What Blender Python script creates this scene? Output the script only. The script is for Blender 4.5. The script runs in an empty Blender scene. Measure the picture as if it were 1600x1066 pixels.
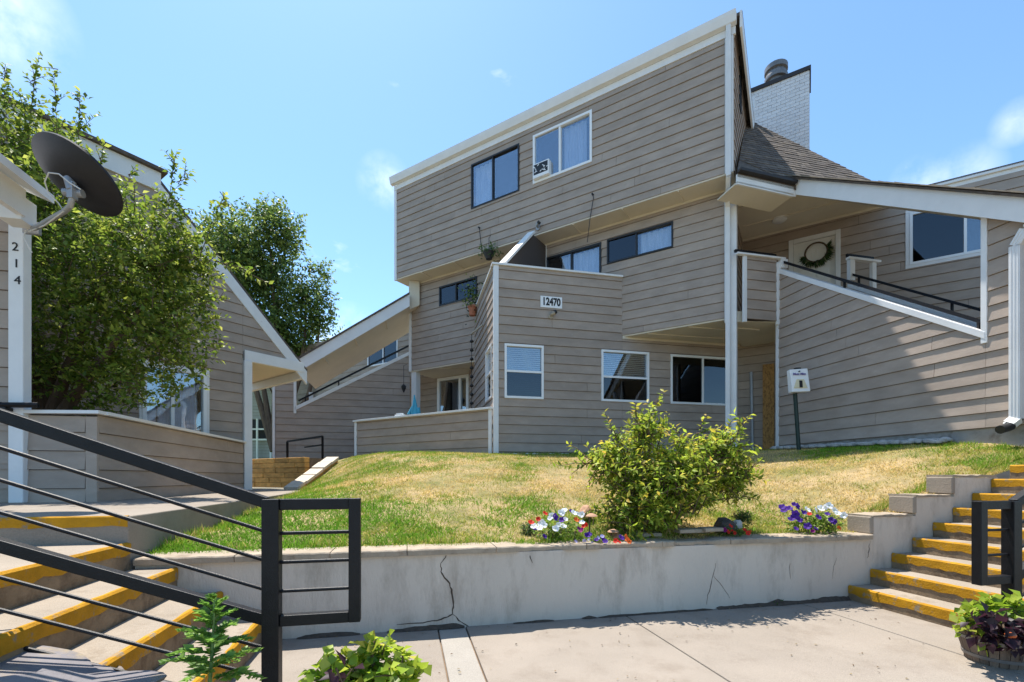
import bpy, math, random
import numpy as np
from mathutils import Vector, Matrix

# ---------------------------------------------------------------- camera, sky, sun, exposure
SC = bpy.context.scene
COL = SC.collection
EYE = 1.2                      # camera height above the plaza
FPX, HU, HV = 730.0, 800.0, 746.0   # focal length and horizon in pixels of a 1600 px wide photo
cam = bpy.data.cameras.new('camera'); camo = bpy.data.objects.new('camera', cam); COL.objects.link(camo)
cam.sensor_width = 36; cam.lens = FPX / 1600 * 36
cam.shift_y = (HV - 533) / 1600
cam.clip_start = .05; cam.clip_end = 2000
camo.location = (0, 0, EYE); camo.rotation_euler = (math.radians(90), 0, 0)
SC.camera = camo

SUN = Vector((-.20, .31, 1)).normalized()
sl = bpy.data.lights.new('sun', 'SUN'); sl.energy = 4.5; sl.angle = math.radians(.53); sl.color = (1, .95, .87)
so = bpy.data.objects.new('sun', sl); COL.objects.link(so); so.location = (-5, 5, 30)
so.rotation_euler = SUN.to_track_quat('Z', 'Y').to_euler()
W = bpy.data.worlds.new('World'); SC.world = W; W.use_nodes = True
wn, wl = W.node_tree.nodes, W.node_tree.links
bg = wn['Background']; bg.inputs['Strength'].default_value = .15
sky = wn.new('ShaderNodeTexSky'); sky.sky_type = 'NISHITA'; sky.sun_disc = False
sky.sun_elevation = math.asin(SUN.z); sky.sun_rotation = math.atan2(SUN.x, SUN.y)
sky.altitude = 1600; sky.air_density = 1.0; sky.dust_density = 1.5; sky.ozone_density = .1
# a few thin summer clouds
tc = wn.new('ShaderNodeTexCoord')
mp = wn.new('ShaderNodeMapping'); mp.inputs['Scale'].default_value = (1, 1, 2.2); mp.inputs['Location'].default_value = (1.9, .55, .3)
nz = wn.new('ShaderNodeTexNoise'); nz.inputs['Scale'].default_value = 3.1; nz.inputs['Detail'].default_value = 7; nz.inputs['Roughness'].default_value = .58
rp = wn.new('ShaderNodeValToRGB'); rp.color_ramp.elements[0].position = .63; rp.color_ramp.elements[1].position = .86
mx = wn.new('ShaderNodeMixRGB'); mx.inputs['Color2'].default_value = (5.6, 5.8, 6.1, 1)
wl.new(tc.outputs['Generated'], mp.inputs['Vector']); wl.new(mp.outputs['Vector'], nz.inputs['Vector'])
wl.new(nz.outputs['Fac'], rp.inputs['Fac'])
def wmath(op, a, b=None):
    m_ = wn.new('ShaderNodeMath'); m_.operation = op; m_.use_clamp = True
    for i_, x_ in enumerate((a, b)):
        if x_ is None: continue
        if isinstance(x_, float): m_.inputs[i_].default_value = x_
        else: wl.new(x_, m_.inputs[i_])
    return m_.outputs[0]
nz2 = wn.new('ShaderNodeTexNoise'); nz2.inputs['Scale'].default_value = 9; nz2.inputs['Detail'].default_value = 6; nz2.inputs['Roughness'].default_value = .6
wl.new(tc.outputs['Generated'], nz2.inputs['Vector'])
cl_ = rp.outputs['Color']
for u_, v_, r_, k_ in ((5, 25, .075, .5), (600, 285, .05, .5), (1435, 285, .04, .35), (1510, 275, .045, .35), (1590, 190, .03, .4), (545, 545, .09, .8), (-300, 200, .2, .5), (2050, 200, .2, .4)):
    dv_ = wn.new('ShaderNodeVectorMath'); dv_.operation = 'DISTANCE'; wl.new(tc.outputs['Generated'], dv_.inputs[0])
    dv_.inputs[1].default_value = Vector(((u_ - HU) / FPX, 1, (HV - v_) / FPX)).normalized()
    mr_ = wn.new('ShaderNodeMapRange'); mr_.inputs[1].default_value = r_; mr_.inputs[2].default_value = r_ * .15; wl.new(dv_.outputs['Value'], mr_.inputs[0])
    n2_ = wn.new('ShaderNodeMapRange'); n2_.inputs[1].default_value = .40; n2_.inputs[2].default_value = .62; wl.new(nz2.outputs['Fac'], n2_.inputs[0])
    cl_ = wmath('ADD', cl_, wmath('MULTIPLY', wmath('MULTIPLY', mr_.outputs[0], n2_.outputs[0]), k_))
wl.new(cl_, mx.inputs['Fac'])
tn = wn.new('ShaderNodeMixRGB'); tn.blend_type = 'MULTIPLY'; tn.inputs['Fac'].default_value = 1; tn.inputs['Color2'].default_value = (.76, .965, 1.03, 1)
wl.new(sky.outputs['Color'], tn.inputs['Color1']); wl.new(tn.outputs['Color'], mx.inputs['Color1']); wl.new(mx.outputs['Color'], bg.inputs['Color'])
vs = SC.view_settings; vs.view_transform = 'Standard'; vs.look = 'None'; vs.exposure = .98; vs.gamma = 1; vs.use_curve_mapping = False
SC.render.engine = 'CYCLES'

RNG = random.Random(7)
NP = np.random.default_rng(11)

# ---------------------------------------------------------------- materials
def mat(name, col, rough=.7, var=.0, vscale=6., bump=0., bscale=60., metal=0., spec=.4, rand=0., col2=None, c2scale=3., c2lo=.45, c2hi=.6, stretch=(1, 1, 1), dirt=None, speck=False):
    m = bpy.data.materials.new(name); m.use_nodes = True
    n, l = m.node_tree.nodes, m.node_tree.links
    b = n['Principled BSDF']; b.inputs['Roughness'].default_value = rough; b.inputs['Metallic'].default_value = metal
    b.inputs['Specular IOR Level'].default_value = spec
    tc = n.new('ShaderNodeTexCoord'); mp = n.new('ShaderNodeMapping'); mp.inputs['Scale'].default_value = stretch
    l.new(tc.outputs['Object'], mp.inputs['Vector'])
    rgb = n.new('ShaderNodeRGB'); rgb.outputs[0].default_value = (*col, 1); c = rgb.outputs[0]
    def noise(sc, det=6, ro=.6):
        t = n.new('ShaderNodeTexNoise'); t.inputs['Scale'].default_value = sc; t.inputs['Detail'].default_value = det; t.inputs['Roughness'].default_value = ro
        l.new(mp.outputs['Vector'], t.inputs['Vector']); return t.outputs['Fac']
    def ramp(f, lo, hi):
        r = n.new('ShaderNodeMapRange'); r.inputs[1].default_value = lo; r.inputs[2].default_value = hi; l.new(f, r.inputs[0]); return r.outputs[0]
    if col2:
        x = n.new('ShaderNodeMixRGB'); x.inputs['Color2'].default_value = (*col2, 1); l.new(c, x.inputs['Color1'])
        l.new(ramp(noise(c2scale, 8, .65), c2lo, c2hi), x.inputs['Fac']); c = x.outputs[0]
    if dirt:
        dc, dsc, lo, hi = dirt
        x = n.new('ShaderNodeMixRGB'); x.inputs['Color2'].default_value = (*dc, 1); l.new(c, x.inputs['Color1'])
        l.new(ramp(noise(dsc, 10, .7), lo, hi), x.inputs['Fac']); c = x.outputs[0]
    if speck:
        x = n.new('ShaderNodeHueSaturation'); l.new(c, x.inputs['Color'])
        r = n.new('ShaderNodeMapRange'); r.inputs[1].default_value = .35; r.inputs[2].default_value = .68; r.inputs[3].default_value = .78; r.inputs[4].default_value = 1.16
        l.new(noise(210, 3, .8), r.inputs[0]); l.new(r.outputs[0], x.inputs['Value']); c = x.outputs[0]
    if var:
        x = n.new('ShaderNodeHueSaturation'); l.new(c, x.inputs['Color'])
        r = n.new('ShaderNodeMapRange'); r.inputs[1].default_value = .3; r.inputs[2].default_value = .7; r.inputs[3].default_value = 1 - var; r.inputs[4].default_value = 1 + var
        l.new(noise(vscale), r.inputs[0]); l.new(r.outputs[0], x.inputs['Value']); c = x.outputs[0]
    if rand:
        oi = n.new('ShaderNodeObjectInfo'); x = n.new('ShaderNodeHueSaturation'); l.new(c, x.inputs['Color'])
        r = n.new('ShaderNodeMapRange'); r.inputs[3].default_value = 1 - rand; r.inputs[4].default_value = 1 + rand
        l.new(oi.outputs['Random'], r.inputs[0]); l.new(r.outputs[0], x.inputs['Value']); c = x.outputs[0]
    l.new(c, b.inputs['Base Color'])
    if bump:
        bn = n.new('ShaderNodeBump'); bn.inputs['Strength'].default_value = bump; bn.inputs['Distance'].default_value = .01
        l.new(noise(bscale, 5, .6), bn.inputs['Height']); l.new(bn.outputs[0], b.inputs['Normal'])
    return m

def leafmat(name, trans=.35, rough=.45, spec=.35):
    m = bpy.data.materials.new(name); m.use_nodes = True
    n, l = m.node_tree.nodes, m.node_tree.links
    b = n['Principled BSDF']; b.inputs['Roughness'].default_value = rough; b.inputs['Specular IOR Level'].default_value = spec
    a = n.new('ShaderNodeAttribute'); a.attribute_name = 'Col'
    t = n.new('ShaderNodeBsdfTranslucent'); x = n.new('ShaderNodeMixShader'); x.inputs[0].default_value = trans
    g = n.new('ShaderNodeHueSaturation'); g.inputs['Value'].default_value = 1.3; l.new(a.outputs['Color'], g.inputs['Color'])
    l.new(a.outputs['Color'], b.inputs['Base Color']); l.new(g.outputs[0], t.inputs['Color'])
    l.new(b.outputs[0], x.inputs[1]); l.new(t.outputs[0], x.inputs[2]); l.new(x.outputs[0], n['Material Output'].inputs['Surface'])
    return m

def glassmat(name, tint=(.86, .90, .92), refl=.32):
    m = bpy.data.materials.new(name); m.use_nodes = True
    n, l = m.node_tree.nodes, m.node_tree.links
    n.remove(n['Principled BSDF'])
    tr = n.new('ShaderNodeBsdfTransparent'); tr.inputs[0].default_value = (*tint, 1)
    gl = n.new('ShaderNodeBsdfGlossy'); gl.inputs['Roughness'].default_value = .015; gl.inputs['Color'].default_value = (.92, .95, 1, 1)
    fr = n.new('ShaderNodeLayerWeight'); fr.inputs['Blend'].default_value = .5
    mr = n.new('ShaderNodeMapRange'); mr.inputs[3].default_value = refl; mr.inputs[4].default_value = .95
    pw = n.new('ShaderNodeMath'); pw.operation = 'POWER'; pw.inputs[1].default_value = 4; l.new(fr.outputs['Facing'], pw.inputs[0]); l.new(pw.outputs[0], mr.inputs[0])
    tc = n.new('ShaderNodeTexCoord'); nz = n.new('ShaderNodeTexNoise'); nz.inputs['Scale'].default_value = 1.6
    bp = n.new('ShaderNodeBump'); bp.inputs['Strength'].default_value = .04; bp.inputs['Distance'].default_value = .05
    l.new(tc.outputs['Object'], nz.inputs['Vector']); l.new(nz.outputs['Fac'], bp.inputs['Height']); l.new(bp.outputs[0], gl.inputs['Normal'])
    x = n.new('ShaderNodeMixShader'); l.new(mr.outputs[0], x.inputs[0]); l.new(tr.outputs[0], x.inputs[1]); l.new(gl.outputs[0], x.inputs[2])
    l.new(x.outputs[0], n['Material Output'].inputs['Surface'])
    return m

M = {}
M['siding'] = mat('siding', (.365, .293, .240), .75, spec=.25, var=.13, vscale=2.0, bump=.35, bscale=90, rand=.065, stretch=(1, 1, 2.5), dirt=((.43, .36, .305), 7, .58, .80))
M['siding2'] = mat('siding_far', (.34, .33, .31), .8, var=.08, rand=.04)
M['trim'] = mat('white_trim', (.72, .71, .70), .55, var=.05, vscale=3, bump=.15, bscale=40, dirt=((.5, .46, .40), 9, .64, .85))
M['soffit'] = mat('soffit_paint', (.66, .59, .475), .7, var=.05, vscale=2, bump=.15, bscale=50)
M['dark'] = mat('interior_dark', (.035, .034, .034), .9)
M['core'] = mat('wall_core', (.07, .055, .048), .9)
M['blackframe'] = mat('dark_bronze_frame', (.018, .017, .017), .4)
M['vinyl'] = mat('white_vinyl', (.80, .80, .80), .35)
M['glass'] = glassmat('window_glass', refl=.16); M['glass_sky'] = glassmat('window_glass_clear', refl=.22)
M['glass_dark'] = glassmat('window_glass_screened', (.30, .32, .33), .07)
M['blind'] = mat('blind_slat', (.74, .76, .78), .5)
M['curtain'] = mat('curtain', (.60, .61, .70), .8, var=.25, vscale=9, stretch=(6, 6, .3))
M['concrete'] = mat('plaza_concrete', (.28, .238, .195), .9, var=.10, vscale=1.3, bump=.35, bscale=140, dirt=((.215, .175, .138), 3.2, .50, .76), spec=.2, speck=True)
M['concrete_new'] = mat('patch_concrete', (.315, .285, .245), .85, spec=.2, speck=True, var=.06, vscale=3, bump=.15, bscale=90)
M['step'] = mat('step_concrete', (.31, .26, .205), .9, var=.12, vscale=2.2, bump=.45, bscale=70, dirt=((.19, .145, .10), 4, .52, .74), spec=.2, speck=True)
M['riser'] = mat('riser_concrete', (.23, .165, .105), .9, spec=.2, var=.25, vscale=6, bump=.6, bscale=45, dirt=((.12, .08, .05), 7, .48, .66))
M['stucco'] = mat('white_stucco', (.56, .485, .405), .85, stretch=(1.2, 1.2, .4), spec=.2, var=.07, vscale=1.6, bump=.5, bscale=55, dirt=((.33, .275, .22), 3.5, .50, .76))
M['coping'] = mat('coping_stone', (.34, .275, .205), .85, spec=.2, var=.16, vscale=5, bump=.5, bscale=50, dirt=((.18, .13, .09), 9, .54, .76))
M['block'] = mat('stepped_block', (.30, .245, .19), .85, var=.1, vscale=4, bump=.4, bscale=50)
M['yellow'] = mat('yellow_paint', (.44, .215, .010), .8, spec=.2, var=.2, vscale=7, bump=.5, bscale=60, dirt=((.26, .20, .13), 11, .555, .62))
M['metal'] = mat('black_rail_paint', (.008, .007, .008), .45, var=.3, vscale=20, bump=.25, bscale=150, spec=.28, dirt=((.045, .03, .022), 14, .66, .75))
M['shingle'] = mat('asphalt_shingle', (.105, .083, .068), .95, var=.35, vscale=9, bump=.5, bscale=120)
M['shingle_pale'] = mat('roof_felt', (.25, .2, .15), .95, var=.2)
M['brick'] = mat('painted_brick', (.64, .63, .635), .7, var=.06, vscale=8, bump=.4, bscale=50, rand=.06)
M['mortar'] = mat('painted_mortar', (.56, .55, .555), .85)
M['flashing'] = mat('dark_flashing', (.03, .026, .026), .6)
M['galv'] = mat('galvanised', (.20, .19, .185), .5, metal=.5, var=.2, vscale=9)
M['timber'] = mat('landscape_timber', (.70, .37, .10), .85, var=.3, vscale=5, bump=.5, bscale=40, rand=.22, dirt=((.16, .085, .035), 6, .58, .74), stretch=(1, 1, 3))
M['timber_top'] = mat('timber_top', (.55, .47, .37), .85, var=.12, vscale=6, bump=.4)
M['bark'] = mat('bark', (.13, .085, .055), .95, var=.3, vscale=12, bump=.8, bscale=30, stretch=(1, 1, .3))
M['twig'] = mat('twig', (.10, .065, .04), .9)
M['soil'] = mat('lawn_thatch', (.34, .245, .12), .95, var=.25, vscale=9, bump=.9, bscale=60, col2=(.135, .135, .035), c2scale=1.1, c2lo=.42, c2hi=.62)
M['earth'] = mat('bare_earth', (.20, .135, .085), .95, var=.25, vscale=12, bump=.8, bscale=60)
M['ground'] = mat('ground', (.16, .13, .075), .95, var=.2, vscale=.6)
M['gravel'] = mat('river_rock', (.50, .48, .45), .8, var=.2, vscale=9, rand=.2)
M['found'] = mat('foundation', (.30, .28, .26), .9, var=.2, vscale=3, bump=.5, bscale=40, dirt=((.15, .12, .09), 4, .5, .7))
M['osb'] = mat('osb_board', (.42, .22, .07), .85, var=.3, vscale=30, dirt=((.2, .10, .035), 22, .5, .6), stretch=(1, 1, .5))
M['rockred'] = mat('sandstone', (.42, .24, .15), .9, var=.2, vscale=10, bump=.5)
M['rockdark'] = mat('dark_rock', (.075, .062, .06), .85, var=.3, vscale=10, bump=.6)
M['slate'] = mat('flagstone', (.17, .155, .16), .75, var=.18, vscale=7, bump=.6, bscale=30, dirt=((.30, .23, .13), 5, .5, .66))
M['barrel'] = mat('weathered_stave', (.16, .115, .085), .85, var=.3, vscale=8, bump=.5, bscale=40, rand=.15, stretch=(3, 3, .4))
M['terra'] = mat('terracotta', (.42, .15, .08), .8, var=.1)
M['cloth_blue'] = mat('blue_canvas', (.05, .30, .45), .8, var=.1)
M['plastic_dark'] = mat('dark_plastic', (.02, .02, .021), .5)
M['greymetal'] = mat('grey_metal', (.33, .33, .34), .45, metal=.4, var=.1)
M['dish'] = mat('dish_paint', (.013, .011, .012), .55, var=.25, vscale=14, bump=.1)
M['cable'] = mat('white_cable', (.62, .60, .57), .6)
M['ink'] = mat('black_ink', (.012, .012, .013), .6)
M['sign'] = mat('sign_white', (.80, .80, .80), .5)
M['purple_ink'] = mat('purple_ink', (.12, .08, .28), .6)
M['cream'] = mat('cream_plastic', (.68, .60, .40), .5)
M['greenpost'] = mat('green_post', (.012, .03, .024), .5)
M['door'] = mat('door_paint', (.72, .70, .66), .5, var=.03)
M['beige'] = mat('beige_fixture', (.36, .31, .24), .6)
M['leaf'] = leafmat('leaf', .45); M['leaf_gloss'] = leafmat('leaf_glossy', .48, .5, .3); M['grass'] = leafmat('grass_blade', .3, .7, .15); M['petal'] = leafmat('petal', .3, .6, .2)
M['crack'] = mat('crack', (.07, .052, .038), .95, var=.3, vscale=30)

# ---------------------------------------------------------------- helpers
ORG = {}
def V(*a): return Vector(a)
def newobj(name, me, parent=None, org=None):
    o = bpy.data.objects.new(name, me); COL.objects.link(o)
    if parent is not None:
        o.parent = parent; ORG[o.name] = ORG[parent.name]
    else:
        o.location = org; ORG[o.name] = Vector(org)
    return o
def tag(o, label=None, cat=None, group=None, kind=None):
    if label: o['label'] = label
    if cat: o['category'] = cat
    if group: o['group'] = group
    if kind: o['kind'] = kind
    return o
def thing(name, label, cat, base, group=None):
    """an Empty at the base of a thing; base in camera coordinates"""
    return tag(newobj(name, None, None, (base[0], base[1], base[2] + EYE)), label, cat, group)

class MB:
    """collects faces in camera-height coordinates, builds one mesh"""
    def __init__(s): s.v = []; s.f = []; s.mi = []
    def face(s, pts, m=0):
        i = len(s.v); s.v += [tuple(p) for p in pts]; s.f.append(tuple(range(i, i + len(pts)))); s.mi.append(m)
    def loft(s, A, B, m=0, caps=True):
        n = len(A); i = len(s.v); s.v += [tuple(p) for p in A] + [tuple(p) for p in B]
        for k in range(n):
            j = (k + 1) % n; s.f.append((i + k, i + j, i + n + j, i + n + k)); s.mi.append(m)
        if caps:
            s.f.append(tuple(range(i + n - 1, i - 1, -1))); s.f.append(tuple(range(i + n, i + 2 * n))); s.mi += [m, m]
    def box(s, c, ax, ay, az, m=0):
        c, ax, ay, az = map(Vector, (c, ax, ay, az))
        lo = [c - ax - ay - az, c + ax - ay - az, c + ax + ay - az, c - ax + ay - az]
        s.loft(lo, [p + 2 * az for p in lo], m)
    def aabb(s, a, b, m=0):
        c = [(a[i] + b[i]) / 2 for i in range(3)]; h = [abs(b[i] - a[i]) / 2 for i in range(3)]
        s.box(c, (h[0], 0, 0), (0, h[1], 0), (0, 0, h[2]), m)
    def bar(s, p, q, w, h, up=(0, 0, 1), m=0):
        p, q, up = Vector(p), Vector(q), Vector(up)
        d = (q - p); L = d.length; d.normalize(); r = d.cross(up)
        if r.length < 1e-4: r = d.cross(Vector((1, 0, 0)))
        r.normalize(); u = r.cross(d)
        s.box((p + q) / 2, d * L / 2, r * w / 2, u * h / 2, m)
    def tube(s, pts, rad, n=8, m=0, caps=True):
        pts = [Vector(p) for p in pts]
        if not hasattr(rad, '__len__'): rad = [rad] * len(pts)
        rings = []; prev = None
        for k, p in enumerate(pts):
            d = (pts[min(k + 1, len(pts) - 1)] - pts[max(k - 1, 0)]).normalized()
            a = prev if prev is not None else (Vector((0, 0, 1)) if abs(d.z) < .9 else Vector((1, 0, 0)))
            x = (a - d * a.dot(d)).normalized(); prev = x; y = d.cross(x)
            rings.append([p + (x * math.cos(t) + y * math.sin(t)) * rad[k] for t in [2 * math.pi * i / n for i in range(n)]])
        for k in range(len(rings) - 1): s.loft(rings[k], rings[k + 1], m, caps=False)
        if caps: s.face(rings[0][::-1], m); s.face(rings[-1], m)
    def lathe(s, c, prof, n=16, m=0):
        c = Vector(c)
        R = [[c + Vector((r * math.cos(2 * math.pi * i / n), r * math.sin(2 * math.pi * i / n), z)) for i in range(n)] for r, z in prof]
        for k in range(len(R) - 1): s.loft(R[k], R[k + 1], m, caps=False)
        s.face(R[0][::-1], m); s.face(R[-1], m)
    def build(s, name, mats, parent=None, label=None, cat=None, group=None, kind=None, smooth=False, bevel=0, merge=False):
        if not isinstance(mats, (list, tuple)): mats = [mats]
        if parent is not None: og = ORG[parent.name]
        else:
            a = np.array(s.v); og = Vector(((a[:, 0].min() + a[:, 0].max()) / 2, (a[:, 1].min() + a[:, 1].max()) / 2, a[:, 2].min() + EYE))
        me = bpy.data.meshes.new(name)
        me.from_pydata([(x - og[0], y - og[1], z + EYE - og[2]) for x, y, z in s.v], [], s.f)
        for mm in mats: me.materials.append(M[mm] if isinstance(mm, str) else mm)
        if len(mats) > 1: me.polygons.foreach_set('material_index', s.mi)
        if smooth or merge:
            import bmesh
            b = bmesh.new(); b.from_mesh(me); bmesh.ops.remove_doubles(b, verts=b.verts, dist=1e-5)
            bmesh.ops.recalc_face_normals(b, faces=b.faces); b.to_mesh(me); b.free()
        if smooth:
            me.polygons.foreach_set('use_smooth', [True] * len(me.polygons))
            me.set_sharp_from_angle(angle=math.radians(40))
        me.update()
        o = newobj(name, me, parent, og)
        if bevel:
            bm_ = o.modifiers.new('bevel', 'BEVEL'); bm_.width = bevel; bm_.segments = 2; bm_.limit_method = 'ANGLE'
        return tag(o, label, cat, group, kind)

AL = math.radians(12.6)
dF = Vector((math.cos(AL), math.sin(AL))); dP = Vector((-math.sin(AL), math.cos(AL)))
BE = math.radians(32.4)
dM = Vector((math.cos(BE), -math.sin(BE))); dN = Vector((math.sin(BE), math.cos(BE)))
def pix(u, v, d): return Vector(((u - HU) / FPX * d, d, (HV - v) / FPX * d))

class Plane:
    """a vertical wall plane: origin, run direction, outward normal towards the viewer's side"""
    def __init__(s, o, d, n): s.o = Vector(o); s.d = Vector(d).normalized(); s.n = Vector(n).normalized()
    def su(s, u):
        t = (u - HU) / FPX
        return (t * s.o.y - s.o.x) / (s.d.x - t * s.d.y)
    def hit(s, u, v):
        k = s.su(u); return k, (HV - v) / FPX * (s.o.y + k * s.d.y)
    def p(s, k, z, off=0.):
        q = s.o + s.d * k + s.n * off; return Vector((q.x, q.y, z))
    def shift(s, off): return Plane(s.o + s.n * off, s.d, s.n)

P0 = Vector((.5435, 3.967))
def AB(a, b, z): q = P0 + dF * a + dP * b; return Vector((q.x, q.y, z))

def clip(poly, nx, nz, c):
    """keep nx*s+nz*z<=c"""
    out = []
    for i, p in enumerate(poly):
        q = poly[(i + 1) % len(poly)]; fp = nx * p[0] + nz * p[1] - c; fq = nx * q[0] + nz * q[1] - c
        if fp <= 1e-9: out.append(p)
        if (fp < -1e-9 and fq > 1e-9) or (fp > 1e-9 and fq < -1e-9):
            t = fp / (fp - fq); out.append((p[0] + (q[0] - p[0]) * t, p[1] + (q[1] - p[1]) * t))
    if len(out) < 3: return []
    ar = abs(sum(out[i][0] * out[(i + 1) % len(out)][1] - out[(i + 1) % len(out)][0] * out[i][1] for i in range(len(out)))) / 2
    return out if ar > 1e-5 else []
def minus(polys, r):
    s0, z0, s1, z1 = r; out = []
    for p in polys:
        for q in (clip(p, 1, 0, s0), clip(p, -1, 0, -s1)):
            if q: out.append(q)
        mid = clip(clip(p, -1, 0, -s0), 1, 0, s1) if p else []
        if mid:
            for q in (clip(mid, 0, 1, z0), clip(mid, 0, -1, -z1)):
                if q: out.append(q)
    return out

def siding(pl, polys, opens, parent, z0, expo=.203, seg=4.4, mt='siding', name='wall', core=.10, label=None, seed=1, gapm='core'):
    """lap siding: one board object per plank, children of a wall core with real openings"""
    rnd = random.Random(seed)
    cm = MB(); full = [list(p) for p in polys]
    for r in opens: full = minus(full, r)
    for p in full: cm.loft([pl.p(s, z, 0) for s, z in p], [pl.p(s, z, -core) for s, z in p])
    wall = cm.build(name, gapm, parent, label)
    zt = max(z for p in polys for s, z in p); zb = min(z for p in polys for s, z in p)
    row = math.floor((zb - z0) / expo)
    while z0 + row * expo < zt - .004:
        a, b = z0 + row * expo, z0 + (row + 1) * expo; row += 1
        for P in polys:
            strip = clip(clip(P, 0, -1, -(a + .0065)), 0, 1, b) if P else []  # gap bares the dark core, standing in for contact shadow under each lap
            if not strip: continue
            smin, smax = min(p[0] for p in strip), max(p[0] for p in strip)
            cuts = [smin]; c = smin + rnd.uniform(.25, 1) * seg
            while c < smax - .5: cuts.append(c); c += seg * rnd.uniform(.8, 1)
            cuts.append(smax)
            for r in opens:        # an opening that takes the whole row parts the board
                if r[1] <= a + .01 and r[3] >= b - .01:
                    for e in (r[0], r[2]):
                        if smin < e < smax: cuts.append(e)
            cuts = sorted(cuts)
            for k in range(len(cuts) - 1):
                pc = clip(clip(strip, -1, 0, -(cuts[k] + (.003 if k else 0))), 1, 0, cuts[k + 1] - .003) if cuts[k + 1] - cuts[k] > .02 else []
                if not pc: continue
                ps = [pc]
                for r in opens:
                    if r[3] > a and r[1] < b: ps = minus(ps, r)
                if not ps: continue
                mb = MB(); tw = rnd.uniform(-.0015, .0015)
                for q in ps:
                    fr = [pl.p(s, z, .025 + tw - .020 * (z - a) / expo) for s, z in q]
                    mb.loft(fr, [pl.p(s, z, .001) for s, z in q])
                mb.build('siding_board', mt, wall)
    return wall

def trim(pl, s0, z0, s1, z1, parent, th=.03, name='trim_board', mt='trim', base=0., bevel=.004):
    mb = MB(); q = [(s0, z0), (s1, z0), (s1, z1), (s0, z1)]
    mb.loft([pl.p(s, z, base + th) for s, z in q], [pl.p(s, z, base - .02) for s, z in q]); return mb.build(name, mt, parent, bevel=bevel)
def slope_trim(pl, s0, za, s1, zb, h, parent, th=.03, name='trim_board', mt='trim', base=0., back=.02):
    """a board whose upper edge runs from (s0,za) to (s1,zb)"""
    mb = MB(); q = [(s0, za - h), (s1, zb - h), (s1, zb), (s0, za)]
    mb.loft([pl.p(s, z, base + th) for s, z in q], [pl.p(s, z, base - back) for s, z in q]); return mb.build(name, mt, parent, bevel=.004)

def window(pl, r, parent, frame='vinyl', fw=.05, casing=0., split='v', frac=.5, blind=None, curtain=None, screen=None, cas_mat='trim', room=.45, label=None, pane_mat='glass'):
    """frame, sashes and panes in a real opening, with a dark room behind"""
    s0, z0, s1, z1 = r
    mb = MB()
    def rect(a, b, c, d, o1, o0): mb.loft([pl.p(s, z, o1) for s, z in ((a, b), (c, b), (c, d), (a, d))], [pl.p(s, z, o0) for s, z in ((a, b), (c, b), (c, d), (a, d))])
    o1, o0 = .035, -.06
    rect(s0, z0, s1, z0 + fw, o1, o0); rect(s0, z1 - fw, s1, z1, o1, o0)
    rect(s0, z0 + fw, s0 + fw, z1 - fw, o1, o0); rect(s1 - fw, z0 + fw, s1, z1 - fw, o1, o0)
    panes = []
    if split == 'v':
        m = s0 + (s1 - s0) * frac; rect(m - fw * .45, z0 + fw, m + fw * .45, z1 - fw, o1 - .012, o0)
        panes = [(s0 + fw, z0 + fw, m - fw * .45, z1 - fw, 0), (m + fw * .45, z0 + fw, s1 - fw, z1 - fw, -.02)]
    elif split == 'h':
        m = z0 + (z1 - z0) * frac; rect(s0 + fw, m - fw * .45, s1 - fw, m + fw * .45, o1 - .012, o0)
        panes = [(s0 + fw, z0 + fw, s1 - fw, m - fw * .45, 0), (s0 + fw, m + fw * .45, s1 - fw, z1 - fw, -.02)]
    else: panes = [(s0 + fw, z0 + fw, s1 - fw, z1 - fw, 0)]
    w = mb.build('window', frame, parent, label)
    if casing:
        c = casing
        for q in ((s0 - c, z0 - c, s1 + c, z0), (s0 - c, z1, s1 + c, z1 + c), (s0 - c, z0, s0, z1), (s1, z0, s1 + c, z1)):
            trim(pl, *q, parent=w, th=.028, name='casing', mt=cas_mat)
    for i, (a, b, c, d, o) in enumerate(panes):
        g = MB(); e = .004
        g.loft([pl.p(s, z, o) for s, z in ((a - e, b - e), (c + e, b - e), (c + e, d + e), (a - e, d + e))], [pl.p(s, z, o - .004) for s, z in ((a - e, b - e), (c + e, b - e), (c + e, d + e), (a - e, d + e))])
        g.build('pane', 'glass_dark' if screen == i or screen == 'all' else pane_mat, w)
    if blind:
        a, b, c, d = s0 + fw, z0 + fw + (z1 - z0 - 2 * fw) * blind, s1 - fw, z1 - fw
        g = MB(); z = d - .02
        while z > b:
            g.box(pl.p((a + c) / 2, z, -.09), pl.p((c - a) / 2, 0) - pl.p(0, 0), Vector((pl.n.x, pl.n.y, .35)) * .02, (0, 0, .0015)); z -= .045
        g.build('blind', 'blind', w)
    if curtain:
        ca, cb = curtain
        a, c = s0 + fw + (s1 - s0 - 2 * fw) * ca, s0 + fw + (s1 - s0 - 2 * fw) * cb
        n = max(6, int((c - a) / .03)); g = MB()
        for k in range(n):
            x0, x1 = a + (c - a) * k / n, a + (c - a) * (k + 1) / n
            y0, y1 = -.13 + .02 * math.sin(k * 1.3), -.13 + .02 * math.sin((k + 1) * 1.3)
            g.face([pl.p(x0, z0 + fw, y0), pl.p(x1, z0 + fw, y1), pl.p(x1, z1 - fw, y1), pl.p(x0, z1 - fw, y0)])
        g.build('curtain', 'curtain', w, smooth=True)
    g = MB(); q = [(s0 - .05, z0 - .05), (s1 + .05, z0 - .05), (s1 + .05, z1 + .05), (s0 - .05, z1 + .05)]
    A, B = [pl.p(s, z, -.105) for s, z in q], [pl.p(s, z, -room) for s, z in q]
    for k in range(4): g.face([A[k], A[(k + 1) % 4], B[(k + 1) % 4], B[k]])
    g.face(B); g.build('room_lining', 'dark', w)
    return w
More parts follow.
